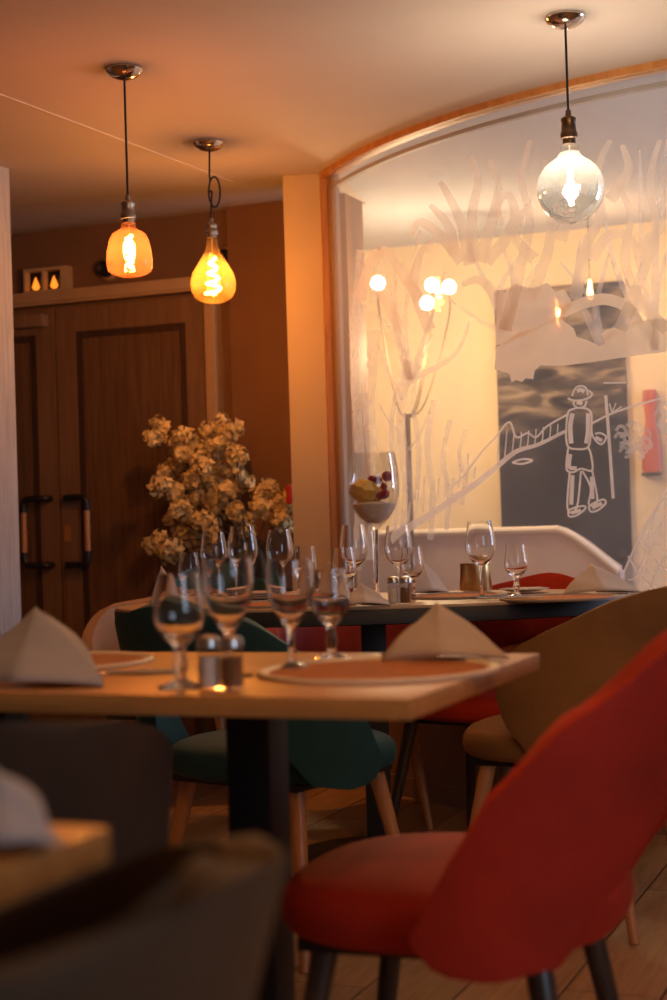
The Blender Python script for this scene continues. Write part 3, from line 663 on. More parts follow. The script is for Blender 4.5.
def chair(label, mat, legmat, loc, rotz, style='cut', top=0.82, group=None, seatmat=None):
    t = thing('dining_chair', label, 'chair', (loc[0], loc[1], 0), rotz, group)
    a, b = 0.255, 0.25; zb, zt = 0.398, 0.475
    chair_seat(t, seatmat or mat, zb, zt, a, b)
    k_ = (top - 0.42)/(0.82 - 0.42)
    bm = bmesh.new(); grid = []
    def P(th, z):
        ex = 2/2.4; s, c = math.sin(th), math.cos(th)
        x = (a + 0.014)*math.copysign(abs(s)**ex, s); y = -(b + 0.014)*math.copysign(abs(c)**ex, c)
        h = max(0, z - 0.42); rear = max(0, c)
        y -= h*0.30*rear; x *= 1 + 0.10*min(1, h/0.3)
        return (x, y, z)
    if style == 'cut':
        TT = [(0, 0.82), (30, 0.785), (55, 0.695), (70, 0.615), (80, 0.53), (85, 0.48), (88, 0.446)]
        TB = [(0, 0.615), (22, 0.585), (38, 0.49), (52, 0.404), (70, 0.388), (79, 0.393), (84, 0.405), (88, 0.432)]
        N, K = 44, 12
        for i in range(N + 1):
            d_ = -88 + 176*i/N; zt_ = 0.42 + (lerp_tab(TT, abs(d_)) - 0.42)*k_; zl = lerp_tab(TB, abs(d_))
            if zl > 0.42: zl = 0.42 + (zl - 0.42)*k_
            grid.append([bm.verts.new(P(R(d_), zl + (zt_ - zl)*k/K)) for k in range(K + 1)])
    else:
        TH = [(0.388, 84), (0.44, 92), (0.50, 101), (0.56, 104), (0.62, 101), (0.68, 91), (0.73, 76), (0.77, 60), (0.80, 42), (0.815, 25), (0.82, 10)]
        N, K = 40, 18
        cols = [[] for _ in range(N + 1)]
        for k in range(K + 1):
            z = 0.388 + (0.82 - 0.388)*(k/K); tm = lerp_tab(TH, z); z2 = z if z < 0.42 else 0.42 + (z - 0.42)*k_
            for i in range(N + 1): cols[i].append(bm.verts.new(P(R(tm*(-1 + 2*i/N)), z2)))
        grid = cols
    for g, h in zip(grid[:-1], grid[1:]):
        for k in range(len(g) - 1): bm.faces.new([g[k], h[k], h[k+1], g[k+1]])
    o = obj('backrest', bm, mat, t)
    sd_ = o.modifiers.new('t', 'SOLIDIFY'); sd_.thickness = 0.036; sd_.offset = 1.0
    bv = o.modifiers.new('b', 'BEVEL'); bv.width = 0.013; bv.segments = 3; bv.limit_method = 'ANGLE'; bv.angle_limit = R(50)
    obj('seat_base', boxbm(-a*0.74, a*0.74, -b*0.74, b*0.74, zb - 0.016, zb + 0.004, bev=0.004), 'black', t)
    chair_legs(t, legmat, zb - 0.014, 0.225, 0.215)
    return t
chair('bright red velvet chair drawn up to the end of the oak table', 'red', 'leg_dark', (0.168, 2.30), R(70), 'cut', 0.87)
chair('teal velvet chair with oak legs in front of the oval table', 'teal', 'leg_oak', (-0.14, 3.72), R(-37), 'cut', 0.82)
chair('olive brown velvet chair with oak legs in front of the oval table', 'brown', 'leg_oak', (0.565, 3.86), R(62), 'tub', 0.83)
chair('bright red velvet chair between the oval table and the etched glass', 'red', 'leg_dark', (0.435, 4.655), R(140), 'cut', 0.80)
chair('dark red velvet chair behind the oval table beside the pillar', 'darkred', 'leg_oak', (0.05, 5.16), R(180), 'tub', 0.735)
chair('teal velvet chair behind the oval table near the flowers', 'teal', 'leg_oak', (-0.47, 5.74), R(180), 'cut', 0.81)
chair('tan velvet chair behind the oval table, nearest the double door', 'tan', 'leg_oak', (-0.54, 5.06), R(180), 'tub', 0.745)
chair('dark brown velvet chair tucked under the oak table', 'darkbrown', 'leg_dark', (-0.535, 2.27), R(8), 'tub', 0.75)
chair('brown velvet chair at the small table with the folded grey napkin', 'umber', 'leg_dark', (-0.402, 1.11), R(68), 'tub', 0.762)

# ------------------------------------------------------------------ tables
# square-ended oak table in front
A = onz(410, 699)
def rt(u, v): return A + UX*u + VX*v
tb = thing('oak_table', 'long oak topped table on black columns set with glasses', 'table', (rt(-0.6, 0.33).x, rt(-0.6, 0.33).y, 0), -YAW)
o = boxbm(-0.6, 0.6, -0.33, 0.33, 0.722, 0.75, bev=0.0025); obj('tabletop', o, 'table_oak', tb)
for sx in (0.228, -0.25):
    obj('column', boxbm(sx-0.037, sx+0.037, -0.037, 0.037, 0.012, 0.72, bev=0.004), 'black', tb)
    obj('foot', boxbm(sx-0.14, sx+0.14, -0.14, 0.14, 0.0, 0.014, bev=0.004), 'black', tb)
# oval table
OT = Vector((0.105, 4.585, 0)); OA, OB = 0.755, 0.405
ov = thing('oval_table', 'oval oak table with a thick black edge in front of the etched glass', 'table', OT, 0)
def oval(z0, z1, s0, s1, n=72, e=2.15):
    bm = bmesh.new(); rings = []
    for z, s in ((z0, s0), (z0 + 0.003, s1), (z1 - 0.002, s1), (z1, s1 - 0.003)):
        rings.append([bm.verts.new((OA*s*math.copysign(abs(math.cos(2*math.pi*i/n))**(2/e), math.cos(2*math.pi*i/n)), OB*s*math.copysign(abs(math.sin(2*math.pi*i/n))**(2/e), math.sin(2*math.pi*i/n)), z)) for i in range(n)])
    for p, q in zip(rings[:-1], rings[1:]):
        for i in range(n): bm.faces.new([p[i], p[(i+1) % n], q[(i+1) % n], q[i]])
    bm.faces.new(list(reversed(rings[0]))); bm.faces.new(rings[-1]); return bm
obj('tabletop', oval(0.742, 0.75, 0.995, 0.995), 'table_oak2', ov)
obj('edge_band', oval(0.70, 0.7425, 0.98, 1.0), 'table_edge', ov)
for sx in (0.0,):
    obj('column', boxbm(sx-0.036, sx+0.036, -0.036, 0.036, 0.014, 0.70, bev=0.004), 'black', ov)
    obj('foot', lathe(bmesh.new(), [(0, 0), (0.25, 0), (0.25, 0.008), (0.06, 0.018), (0, 0.018)], 36, sx, 0), 'black', ov)
# small table in the near corner
Bc = onz(110, 826)
ct = thing('corner_table', 'oak table holding the folded grey napkin, beside the brown chair', 'table', Bc + UX*-0.35 + VX*-0.35 - Vector((0, 0, 0.75)), -YAW)
obj('tabletop', boxbm(-0.75, 0.35, -0.35, 0.35, 0.722, 0.75, bev=0.0025), 'table_oak', ct)
obj('column', boxbm(-0.29, -0.216, -0.037, 0.037, 0.012, 0.72, bev=0.004), 'black', ct)
obj('foot', boxbm(-0.40, -0.14, -0.2, 0.2, 0, 0.014, bev=0.004), 'black', ct)

# ------------------------------------------------------------------ table settings
def ref_h(px): return 522 - (px - 333.5)*math.tan(ROLL)
def glass_prof(kind, h):
    if kind == 'tasting':      # short thick stem, bowl narrowing upwards
        out = [(0, 0.0), (0.030, 0.0), (0.031, 0.0025), (0.022, 0.005), (0.010, 0.010), (0.0075, 0.018), (0.0105, 0.030), (0.0075, 0.042), (0.0085, 0.055), (0.020, 0.066), (0.030, 0.078), (0.0335, 0.092), (0.0325, 0.108), (0.029, 0.130), (0.0265, 0.150)]
        inn = [(0.0255, 0.150), (0.028, 0.130), (0.0312, 0.108), (0.032, 0.092), (0.0285, 0.079), (0.018, 0.069), (0, 0.064)]
        H0 = 0.150
    elif kind == 'goblet':     # wide open bowl tapering to the stem
        out = [(0, 0.0), (0.034, 0.0), (0.035, 0.0025), (0.020, 0.005), (0.008, 0.010), (0.0055, 0.025), (0.0055, 0.050), (0.0075, 0.064), (0.017, 0.078), (0.029, 0.096), (0.0365, 0.118), (0.0385, 0.140), (0.0365, 0.175)]
        inn = [(0.0355, 0.175), (0.0372, 0.140), (0.0352, 0.118), (0.0277, 0.097), (0.0155, 0.080), (0, 0.072)]
        H0 = 0.175
    elif kind == 'giant':
        out = [(0, 0.0), (0.052, 0.0), (0.053, 0.003), (0.030, 0.008), (0.011, 0.018), (0.0075, 0.05), (0.0075, 0.16), (0.0095, 0.205), (0.022, 0.218), (0.042, 0.236), (0.060, 0.265), (0.070, 0.300), (0.0725, 0.330), (0.069, 0.375), (0.061, 0.420)]
        inn = [(0.0598, 0.420), (0.0675, 0.375), (0.071, 0.330), (0.0685, 0.300), (0.0585, 0.266), (0.0405, 0.238), (0.020, 0.222), (0, 0.216)]
        H0 = 0.420
    else:                      # wine
        out = [(0, 0.0), (0.033, 0.0), (0.034, 0.002), (0.018, 0.005), (0.006, 0.011), (0.004, 0.03), (0.004, 0.078), (0.0065, 0.090), (0.020, 0.101), (0.035, 0.117), (0.0425, 0.138), (0.0435, 0.155), (0.040, 0.185), (0.0335, 0.220)]
        inn = [(0.0326, 0.220), (0.0388, 0.185), (0.0423, 0.155), (0.0412, 0.138), (0.0337, 0.118), (0.0185, 0.1035), (0, 0.096)]
        H0 = 0.220
    k = h/H0
    return [(r*k, z*k) for r, z in out + inn]
gcache = {}
def put_glass(px, base_y, kind, h, label, group):
    key = (kind, round(h, 4)); p = onz(px, base_y)
    if kind == 'giant':
        t = thing('giant_wine_glass', label, 'glass', (p.x, p.y, 0.7502), 0, group); pr = glass_prof(kind, h)
        obj('bowl', lathe(bmesh.new(), pr[7:], 44), 'glass_bowl', t); obj('stem', lathe(bmesh.new(), pr[:8] + [(0, pr[7][1])], 28), 'glass', t)
        return t
    if key not in gcache:
        o = obj('wine_glass', lathe(bmesh.new(), glass_prof(kind, h), 36), 'glass'); gcache[key] = o
    else:
        o = gcache[key].copy(); C.objects.link(o)
    o.location = (p.x, p.y, 0.7502); return tag(o, label, 'glass', group)
NG, OG = 'glasses on the oak table', 'glasses on the oval table'
put_glass(181, 688, 'tasting', 0.163, 'stubby tasting glass beside the salt shaker on the oak table', NG)
put_glass(230, 677, 'goblet', 0.180, 'wide bowled goblet just behind the pepper shaker on the oak table', NG)
put_glass(292, 669, 'goblet', 0.172, 'wide bowled goblet standing beside the copper placemat on the oak table', NG)
put_glass(332, 659, 'tasting', 0.150, 'stubby tasting glass at the far edge of the oak table', NG)
put_glass(190, 603, 'tasting', 0.152, 'small tasting glass at the flower end of the oval table', OG)
put_glass(215, 602, 'wine', 0.210, 'wine glass next to the small tasting glass near the flowers', OG)
put_glass(244, 604, 'wine', 0.226, 'largest wine glass near the flowers on the oval table', OG)
put_glass(281, 601, 'wine', 0.212, 'wine glass before the pillar on the oval table', OG)
put_glass(306, 600, 'tasting', 0.160, 'small tasting glass before the pillar on the oval table', OG)
put_glass(355, 599, 'wine', 0.220, 'wine glass right beside the giant glass, on the pillar side', OG)
put_glass(345, 605.5, 'tasting', 0.158, 'small tasting glass beside the giant glass, on the pillar side', OG)
put_glass(400, 597, 'wine', 0.214, 'wine glass behind the salt and pepper shakers on the oval table', OG)
put_glass(413, 599, 'tasting', 0.150, 'small tasting glass behind the pepper shaker on the oval table', OG)
put_glass(482, 598.5, 'wine', 0.220, 'wine glass standing in front of the brass bucket', OG)
put_glass(517, 597.5, 'tasting', 0.150, 'small tasting glass before the red chair back', OG)
gg = put_glass(377, 603.5, 'giant', 0.420, 'giant wine glass filled with mango scoops and red berries', OG)
gl = gg.location.copy()
# contents of the giant glass
bm = lathe(bmesh.new(), [(0, 0.222), (0.018, 0.2235), (0.038, 0.2395), (0.0560, 0.266), (0.0600, 0.276), (0.05, 0.281), (0.02, 0.284), (0, 0.285)], 32)
tag(obj('cream_filling', bm, 'cream', loc=gl), 'pale cream filling at the bottom of the giant glass', 'cream')
def scoop(r, dx, dy, dz, label):
    bm = bmesh.new(); bmesh.ops.create_icosphere(bm, subdivisions=3, radius=r); q = random.Random(int(dx*1e4))
    for v in bm.verts:
        n = v.co.normalized(); v.co *= 1 + 0.05*math.sin(9*n.z + 4*n.x) + 0.03*math.sin(17*n.x + 11*n.y); v.co.z *= 0.86
    return tag(obj('sorbet_scoop', bm, 'mango', loc=gl + Vector((dx, dy, dz))), label, 'scoop', 'mango scoops in the giant glass')
scoop(0.038, -0.028, -0.010, 0.314, 'rounded mango scoop against the side of the giant glass')
scoop(0.027, 0.004, 0.022, 0.304, 'smaller mango scoop behind the berries in the giant glass')
def berry_mesh():
    bm = bmesh.new()
    q = random.Random(2)
    for k in range(26):
        z = 1 - 2*(k + 0.5)/26; a = k*2.39996; r_ = math.sqrt(1 - z*z); c = Vector((r_*math.cos(a), r_*math.sin(a), z))*0.0098
        bmesh.ops.create_icosphere(bm, subdivisions=1, radius=0.0042, matrix=Matrix.Translation(c))
    bmesh.ops.create_icosphere(bm, subdivisions=1, radius=0.0095); return bm
b0 = None
for i, (x, y, z, s, lb) in enumerate(((0.038, -0.012, 0.352, 1.15, 'topmost dark red berry in the giant glass'), (0.012, -0.022, 0.342, 0.9, 'dark red berry beside the topmost one in the giant glass'), (-0.004, -0.008, 0.345, 0.85, 'dark red berry resting on the large mango scoop'), (0.030, -0.030, 0.303, 1.05, 'lowest dark red berry on the cream in the giant glass'), (0.018, -0.032, 0.298, 0.95, 'dark red berry on the cream beside the lowest one'), (0.028, -0.02, 0.324, 0.8, 'dark red berry between the upper and lower berries'))):
    if b0 is None: o = b0 = obj('berry', berry_mesh(), 'berry')
    else: o = b0.copy(); C.objects.link(o)
    o.location = gl + Vector((x, y, z)); o.scale = (s, s, s); tag(o, lb, 'berry', 'berries in the giant glass')
tw = bmesh.new(); tube(tw, smooth_path([(0.026, -0.02, 0.29), (0.030, -0.016, 0.32), (0.022, -0.018, 0.345)], 4), 0.0018, 6); tube(tw, smooth_path([(0.03, -0.016, 0.318), (0.035, -0.014, 0.335)], 4), 0.0015, 6)
tag(obj('berry_stalk', tw, 'stemgreen', loc=gl), 'thin dark stalk among the berries in the giant glass', 'stalk')

def shaker(px, py, fill, label, group):
    p = onz(px, py); t = thing('shaker', label, 'shaker', (p.x, p.y, 0.7502), 0, group); h, r = 0.076, 0.0165
    obj('jar', lathe(bmesh.new(), [(0, 0), (r, 0), (r*1.05, 0.004), (r, h*0.5), (r*0.97, h*0.8), (r*0.90, h*0.8), (r*0.92, h*0.5), (r*0.90, 0.006), (0, 0.006)], 10), 'glass_thin', t)
    obj('filling', lathe(bmesh.new(), [(0, 0.0065), (r*0.88, 0.0065), (r*0.89, h*0.5), (r*0.88, h*0.62), (0, h*0.63)], 10), fill, t)
    obj('cap', lathe(bmesh.new(), [(r*0.86, h*0.78), (r*1.02, h*0.80), (r*1.02, h*0.92), (r*0.9, h*0.98), (r*0.4, h*1.02), (0, h*1.02)], 20), 'steel', t)
shaker(210, 690.5, 'salt', 'glass salt shaker on the oak table', 'shakers on the oak table')
shaker(232.5, 691, 'pepper', 'glass pepper shaker on the oak table', 'shakers on the oak table')
shaker(394, 605, 'salt', 'glass salt shaker on the oval table', 'shakers on the oval table')
shaker(406, 605, 'pepper', 'glass pepper shaker on the oval table', 'shakers on the oval table')

def napkin(loc, rotz, w, d, h, mat, label, group, lean=0.0, z=0.7535):
    """a tent-folded cloth napkin: pointed, open at the back, with overlapping folds"""
    t = thing('napkin', label, 'napkin', (loc[0], loc[1], z), rotz, group)
    base = [(-w/2, -d*0.30), (0.0, -d*0.5), (w/2, -d*0.30), (w*0.10, d*0.5)]
    apex = Vector((lean*w, d*0.05, h)); bm = bmesh.new(); n = 10; K = 9; cols = []
    per = []
    for i in range(3):
        for k in range(n):
            q = k/n; per.append(Vector(base[i]).lerp(Vector(base[i+1]), q))
    per.append(Vector(base[3]))
    for j, pb in enumerate(per):
        q = j/(len(per)-1); col = []
        for k in range(K + 1):
            s = k/K; p_ = Vector((pb.x, pb.y, 0)).lerp(apex, s); bulge = math.sin(math.pi*s)*0.10
            c = Vector((pb.x, pb.y, 0)); p_ += c*bulge*(1 - s)*0.9
            p_.z += 0.010*math.sin(math.pi*min(1, q*1.5))*(1 - s)*1.0 + 0.004*math.sin(7*q + 5*s)*(1-s)*s*4
            col.append(bm.verts.new(p_))
        cols.append(col)
    for a_, b_ in zip(cols[:-1], cols[1:]):
        for k in range(K): bm.faces.new([a_[k], b_[k], b_[k+1], a_[k+1]])
    bmesh.ops.remove_doubles(bm, verts=bm.verts, dist=0.0002)
    o = obj('outer_fold', bm, mat, t); s_ = o.modifiers.new('t', 'SOLIDIFY'); s_.thickness = 0.004
    bm = bmesh.new(); cols = []
    pb0, pb1 = Vector((w*0.46, -d*0.20, 0.003)), Vector((-w*0.34, d*0.42, 0.003)); ap2 = apex + Vector((0.004, 0.006, -0.006))
    for j in range(13):
        q = j/12; pb = pb0.lerp(pb1, q) + Vector((0.03, 0.03, 0))*math.sin(math.pi*q); cols.append([bm.verts.new(pb.lerp(ap2, k/8) + Vector((0.02, 0.02, 0))*math.sin(math.pi*k/8)*math.sin(math.pi*q)) for k in range(9)])
    for a_, b_ in zip(cols[:-1], cols[1:]):
        for k in range(8): bm.faces.new([a_[k], b_[k], b_[k+1], a_[k+1]])
    bmesh.ops.remove_doubles(bm, verts=bm.verts, dist=0.0002)
    o = obj('inner_fold', bm, mat, t); s_ = o.modifiers.new('t', 'SOLIDIFY'); s_.thickness = 0.004
    return t
def at_table(px, py): p = onz(px, py); return (p.x, p.y)
NK, OK_ = 'napkins on the oak table', 'napkins on the oval table'
napkin(at_table(447, 660), R(-8), 0.205, 0.16, 0.088, 'linen', 'beige tent folded napkin behind the copper placemat on the oak table', NK, -0.07, 0.7565)
napkin(at_table(44, 683), R(-14), 0.245, 0.20, 0.112, 'linen_grey', 'grey beige tent folded napkin beside the dark brown chair on the oak table', NK, -0.06)
napkin(at_table(163, 606), R(20), 0.09, 0.10, 0.115, 'linen_grey', 'small upright napkin by the small tasting glass near the flowers', OK_)
napkin(at_table(330, 604), R(0), 0.15, 0.12, 0.118, 'linen', 'pointed beige napkin between the pillar glasses on the oval table', OK_)
napkin(at_table(362, 607), R(15), 0.15, 0.09, 0.06, 'linen', 'low beige napkin at the foot of the giant glass', OK_)
napkin(at_table(424, 594.5), R(30), 0.15, 0.10, 0.10, 'linen', 'beige napkin behind the shakers on the oval table', OK_)
napkin(at_table(597, 594), R(12), 0.24, 0.13, 0.085, 'linen', 'beige folded napkin at the end of the oval table by the olive brown chair', OK_, -0.05)
napkin(at_table(-4, 850), R(25), 0.085, 0.09, 0.058, 'linen_grey', 'folded grey napkin on the table beside the brown chair', None)

def placemat(px, py, r, label, group, m1='mat', m2='mat_rim'):
    p = onz(px, py); t = thing('placemat', label, 'placemat', (p.x, p.y, 0.7502), 0, group)
    obj('disc', lathe(bmesh.new(), [(0, 0), (r*0.90, 0), (r*0.90, 0.0035), (0, 0.0035)], 56), m1, t)
    obj('rim', lathe(bmesh.new(), [(r*0.90, 0), (r, 0.001), (r*1.0, 0.005), (r*0.985, 0.0075), (r*0.93, 0.0065), (r*0.90, 0.0035)], 56, close=True), m2, t)
placemat(378, 672, 0.185, 'round copper placemat with pale rim before the beige napkin', 'placemats on the oak table')
placemat(55, 664, 0.17, 'round copper placemat behind the grey beige napkin', 'placemats on the oak table')
placemat(456, 597, 0.15, 'round placemat under the brass bucket on the oval table', 'placemats on the oval table', 'mat', 'slate')
placemat(560, 599, 0.165, 'round placemat before the beige napkin at the olive brown chair', 'placemats on the oval table', 'mat', 'slate')
placemat(280, 605, 0.165, 'round placemat near the pillar end of the oval table', 'placemats on the oval table', 'mat', 'slate')
def fork(px, py, rotz, label, z=0.7545, knife=False):
    p = onz(px, py); t = thing('knife' if knife else 'fork', label, 'cutlery', (p.x, p.y, z), rotz, None)
    obj('handle', tube(bmesh.new(), smooth_path([(0, -0.10, 0.003), (0, -0.03, 0.004), (0, 0.02, 0.006)], 4), [0.0048]*5 + [0.0035]*4, 8), 'steel', t)
    if knife: obj('blade', boxbm(-0.009, 0.006, 0.018, 0.115, 0.003, 0.0055, bev=0.0008), 'steel', t)
    else:
        h = bmesh.new(); box(h, -0.011, 0.011, 0.018, 0.040, 0.004, 0.0065)
        for k in range(4): box(h, -0.011 + k*0.0063, -0.008 + k*0.0063, 0.040, 0.085, 0.005, 0.0075)
        obj('head', h, 'steel', t)
fork(508, 600, R(75), 'steel fork before the small tasting glass at the red chair', 0.7502)
fork(440, 657, R(-105), 'steel fork at the foot of the beige napkin on the oak table', 0.7503)
fork(120, 676, R(95), 'steel knife lying before the stubby tasting glass on the oak table', 0.7503, True)
p = onz(476, 591.5)
bk = thing('brass_bucket', 'small brass bucket on the oval table', 'bucket', (p.x, p.y, 0.7542), 0)
obj('body', lathe(bmesh.new(), [(0, 0), (0.050, 0), (0.051, 0.002), (0.046, 0.082), (0.044, 0.083), (0.048, 0.006), (0, 0.005)], 36), 'brass', bk)
obj('rim', lathe(bmesh.new(), [(0.0455, 0.080), (0.048, 0.082), (0.0475, 0.085), (0.044, 0.084)], 36, close=True), 'brass', bk)
p = onz(524, 593)
pl = tag(obj('side_plate', lathe(bmesh.new(), [(0, 0), (0.045, 0), (0.075, 0.007), (0.0755, 0.009), (0.045, 0.004), (0, 0.004)], 40), 'plate', loc=(p.x, p.y, 0.7555)), 'small white plate behind the small tasting glass at the red chair', 'plate')
for k in range(3):
    p = onz(252, 600); q = tag(obj('side_plate', lathe(bmesh.new(), [(0, 0), (0.05, 0), (0.085, 0.009), (0.0855, 0.011), (0.05, 0.005), (0, 0.005)], 40), 'plate', loc=(p.x, p.y, 0.7505 + 0.0065*k)), ['lowest', 'middle', 'topmost'][k] + ' white plate of the stack near the flowers on the oval table', 'plate', 'stacked plates')

# ------------------------------------------------------------------ flowers on a stand by the door
fp = at(248, 500, 6.40); fz = 0.70
sd = thing('flower_stand', 'dark square stand carrying the cream flowers', 'stand', (fp.x, fp.y, 0), -YAW)
obj('top', boxbm(-0.2, 0.2, -0.16, 0.16, fz - 0.03, fz, bev=0.003), 'door_mould', sd)
for sx in (-1, 1):
    for sy in (-1, 1): obj('leg', boxbm(sx*0.18 - 0.015, sx*0.18 + 0.015, sy*0.14 - 0.015, sy*0.14 + 0.015, 0, fz - 0.03), 'door_mould', sd)
fa = thing('flower_arrangement', 'cream blossom branches in a dark vase by the double door', 'flowers', (fp.x, fp.y, fz), 0)
obj('vase', lathe(bmesh.new(), [(0, 0.0005), (0.05, 0.0005), (0.075, 0.04), (0.085, 0.10), (0.07, 0.16), (0.045, 0.20), (0.05, 0.22), (0.044, 0.22), (0.04, 0.20), (0.06, 0.15), (0, 0.02)], 28), 'vase', fa)
rf = random.Random(21)
def blossom_mesh(seed):
    q = random.Random(seed); bm = bmesh.new()
    for k in range(34):
        z = q.uniform(-1, 1); a = q.uniform(0, 6.28); r_ = math.sqrt(1 - z*z); n = Vector((r_*math.cos(a), r_*math.sin(a), z))
        c = n*0.036*q.uniform(0.75, 1.1); t1 = n.orthogonal().normalized(); t1.rotate(Matrix.Rotation(q.uniform(0, 6.28), 3, n)); t2 = n.cross(t1)
        s = q.uniform(0.015, 0.024); up = n*s*0.45
        v = [bm.verts.new(p_) for p_ in (c - t1*s*0.3 - up*0.4, c - t2*s*0.7 + up*0.5, c + t1*s + up, c + t2*s*0.7 + up*0.5, c + n*0.004 + t1*s*0.3)]
        bm.faces.new([v[0], v[1], v[4]]); bm.faces.new([v[1], v[2], v[4]]); bm.faces.new([v[2], v[3], v[4]]); bm.faces.new([v[3], v[0], v[4]])
    bmesh.ops.create_icosphere(bm, subdivisions=1, radius=0.028); return bm
protos = []
clusters = []
for px, py in ((152,437),(163,430),(178,447),(188,440),(185,456),(213,434),(222,425),(228,432),(236,455),(214,446),(202,462),(193,478),(165,475),(160,487),(172,468),(150,545),(160,538),(172,548),(182,535),(205,482),(218,478),(232,470),(228,492),(214,500),(196,496),(182,505),(176,512),(190,517),(205,520),(222,508),(236,512),(244,520),(258,495),(268,490),(278,502),(288,500),(262,508),(280,518),(246,530),(212,533),(196,540),(176,492),(240,482),(170,556),(206,548),(284,524),(226,462),(198,450)):
    clusters.append((px, py, rf.uniform(-0.13, 0.13)))
for i, (px, py, dd) in enumerate(clusters):
    p = at(px, py, 6.40 + dd) - Vector((fp.x, fp.y, fz))
    if len(protos) < 3: o = obj('blossom', blossom_mesh(i + 3), 'blossom', fa, smooth=False); protos.append(o)
    else: o = dup_part(protos[i % 3], fa)
    s = rf.uniform(0.85, 1.25); o.scale = (s, s, s*0.9); o.location = p; o.rotation_euler = (rf.uniform(0, 6), rf.uniform(0, 6), rf.uniform(0, 6))
    for k in range(1):
        c = dup_part(protos[(i + 1) % len(protos)], fa); s2 = s*0.8; c.scale = (s2, s2, s2); c.location = p + Vector((rf.uniform(-0.03, 0.03), rf.uniform(-0.05, 0.05), rf.uniform(-0.03, 0.03))); c.rotation_euler = (rf.uniform(0, 6), rf.uniform(0, 6), 0)
for px, py in ((152,437),(188,440),(222,425),(236,455),(160,487),(205,482),(150,545),(190,517),(268,490),(288,500),(244,520),(170,556),(214,500)):
    p = at(px, py, 6.40) - Vector((fp.x, fp.y, fz)); m_ = p*0.5 + Vector((rf.uniform(-0.03, 0.03), 0, 0.05 if p.z > 0.25 else 0.12))
    obj('branch', tube(bmesh.new(), smooth_path([(0, 0, 0.17), m_, p], 6), [0.006 - 0.004*k/12 for k in range(13)], 6), 'branch', fa)
p = at(289, 495, 6.36) - Vector((fp.x, fp.y, fz))
obj('red_bud', lathe(bmesh.new(), [(0, -0.04), (0.012, -0.035), (0.016, -0.01), (0.015, 0.025), (0.009, 0.04), (0, 0.044)], 14), 'pinkwood', fa, label='red bud').location = p

# ------------------------------------------------------------------ things in the room behind the glass
def rearpt(px, py, v=VR):
    r = ray(px, py); o_ = Vector((0, 0, CAM_Z)); t = v/(r.x*VX.x + r.y*VX.y); return o_ + r*t
a_ = rearpt(496, 300); b_ = rearpt(624, 300); ztop = rearpt(619, 282).z
ua, ub = a_.dot(UX), b_.dot(UX)
mu = obj('landscape_print', boxbm(ua, ub, VR - 0.03, VR - 0.002, 0.35, ztop), 'mural', rotz=-YAW, smooth=False)
tag(mu, 'tall grey landscape print on the cream wall behind the etched man', 'print')
# sofa
sv = 6.75; s0 = rearpt(345, 560, sv).dot(UX); s1 = rearpt(563, 560, sv).dot(UX); s2 = rearpt(622, 560, sv).dot(UX)
so = thing('sofa', 'dusty pink sofa with ivory piping below the landscape print', 'sofa', room((s0+s2)/2, sv, 0), -YAW)
cx = (s0+s2)/2; x0, x1, x2 = s0 - cx, s1 - cx, s2 - cx; zt = 0.93
def prism_x(pts, y0, y1):
    bm = bmesh.new(); f = bm.faces.new([bm.verts.new((x, y0, z)) for x, z in pts]); e = bmesh.ops.extrude_face_region(bm, geom=[f])
    bmesh.ops.translate(bm, vec=(0, y1 - y0, 0), verts=[v for v in e['geom'] if isinstance(v, bmesh.types.BMVert)])
    bmesh.ops.bevel(bm, geom=bm.edges[:], offset=0.012, segments=2, affect='EDGES'); return bm
obj('back', prism_x([(x0, 0.12), (x2, 0.12), (x2, 0.74), (x1 + 0.10, 0.87), (x1, zt), (x0, zt)], -0.06, 0.06), 'sofa', so)
obj('piping', tube(bmesh.new(), smooth_path([(x0, -0.062, zt - 0.012), (x1 - 0.1, -0.062, zt - 0.012), (x1, -0.062, zt - 0.014), (x1 + 0.10, -0.062, 0.86), (x2 - 0.005, -0.062, 0.73)], 5), 0.016, 8), 'sofa_pipe', so)
obj('seat', boxbm(x0, x2, 0.062, 0.50, 0.14, 0.44, bev=0.03), 'sofa', so)
for sx in (x0 + 0.05, x2 - 0.05):
    for sy in (-0.03, 0.45): obj('leg', tube(bmesh.new(), [(sx, sy, 0), (sx, sy, 0.13)], [0.015, 0.02], 10), 'leg_dark', so)
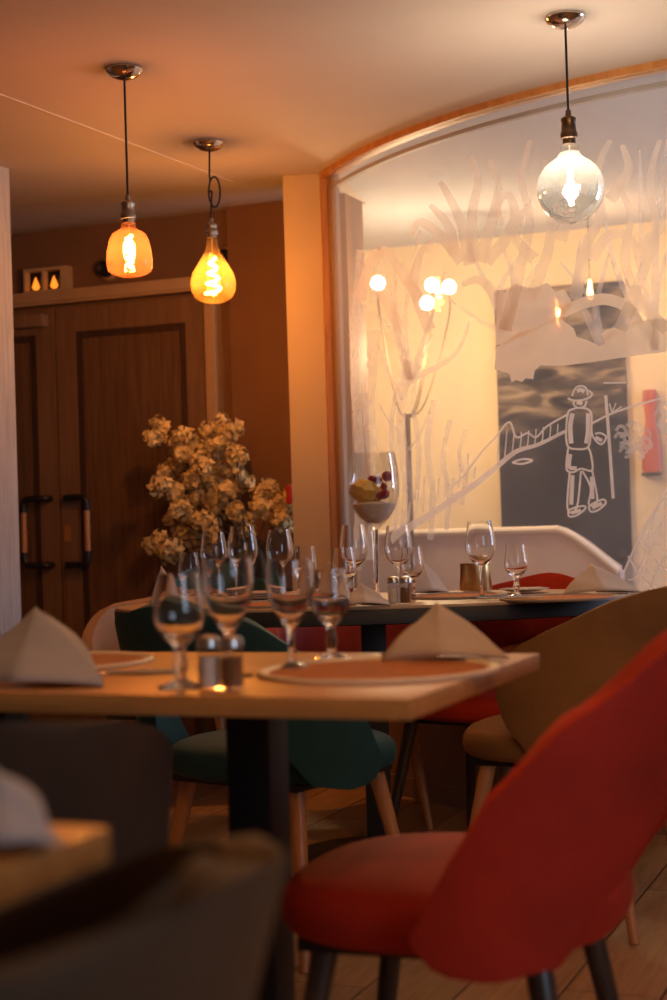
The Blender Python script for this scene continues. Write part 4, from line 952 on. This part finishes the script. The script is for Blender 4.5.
# candelabra floor lamp with globe bulbs
lv = 6.55; lp = rearpt(410, 500, lv)
cl = thing('globe_floor_lamp', 'branched floor lamp with glowing white globes behind the etched trees', 'lamp', (lp.x, lp.y, 0), 0)
obj('base', lathe(bmesh.new(), [(0, 0), (0.14, 0), (0.14, 0.012), (0.03, 0.03), (0, 0.03)], 28), 'bronze', cl)
obj('pole', tube(bmesh.new(), [(0, 0, 0.02), (0, 0, 1.45)], 0.012, 12), 'branch', cl)
dl = lp.y
for px, py in ((378, 283), (427, 303), (432, 285), (449, 287)):
    p = at(px, py, dl) - Vector((lp.x, lp.y, 0)); 
    ar = obj('arm', tube(bmesh.new(), smooth_path([(0, 0, 1.43), (p.x*0.4, 0.0, 1.50), (p.x*0.95, p.y, p.z - 0.16), (p.x, p.y, p.z - 0.03)], 5), 0.0035, 8), 'branch', cl)
    bb = bmesh.new(); bmesh.ops.create_uvsphere(bb, u_segments=20, v_segments=14, radius=0.032, matrix=Matrix.Translation(p)); obj('globe_bulb', bb, emit('white_globe_glow', (1.0, 0.80, 0.48), 14), ar)
l = bpy.data.lights.new('globe_light', 'POINT'); l.energy = 25; l.color = (1.0, 0.70, 0.36); l.shadow_soft_size = 0.08
lo = bpy.data.objects.new('globe_light', l); C.objects.link(lo); lo.parent = cl; lo.location = (0.02, -0.06, 1.72)
# lamp reflection, built as a small glowing pendant in front of the print
p = rearpt(590, 290, 6.9)
sp_ = thing('pendant_reflection', 'small orange lamp reflection built as a glowing pendant before the landscape print', 'lamp', (p.x, p.y, HC), 0)
obj('cable', tube(bmesh.new(), [(0, 0, 0), (0, 0, p.z + 0.05 - HC)], 0.002, 6), 'cord', sp_)
obj('bulb', lathe(bmesh.new(), [(0, 0.05), (0.008, 0.045), (0.010, 0.02), (0.015, -0.015), (0.012, -0.04), (0, -0.05)], 14), emit('orange_reflection_glow', (1.0, 0.50, 0.16), 6), sp_).location = (0, 0, p.z - HC)
l = bpy.data.lights.new('reflection_light', 'POINT'); l.energy = 9; l.color = (1, 0.55, 0.22); l.shadow_soft_size = 0.03
lo = bpy.data.objects.new('reflection_light', l); C.objects.link(lo); lo.parent = sp_; lo.location = (0, -0.04, p.z - HC)
# red bottle ornament
p = rearpt(652, 432)
ro = thing('wall_ornament', 'red bottle shaped ornament on the cream wall beside the print', 'ornament', (p.x, p.y, p.z - 0.19), -YAW)
o = obj('body', lathe(bmesh.new(), [(0, 0), (0.040, 0.0), (0.047, 0.02), (0.044, 0.14), (0.030, 0.20), (0.024, 0.25), (0.03, 0.30), (0.034, 0.34), (0.03, 0.385), (0, 0.39)], 24), 'redglaze', ro); o.scale = (1, 0.5, 1); o.location = (0, -0.028, 0)
obj('bracket', boxbm(-0.045, 0.045, -0.06, -0.002, -0.016, -0.001, bev=0.002), 'leg_dark', ro)
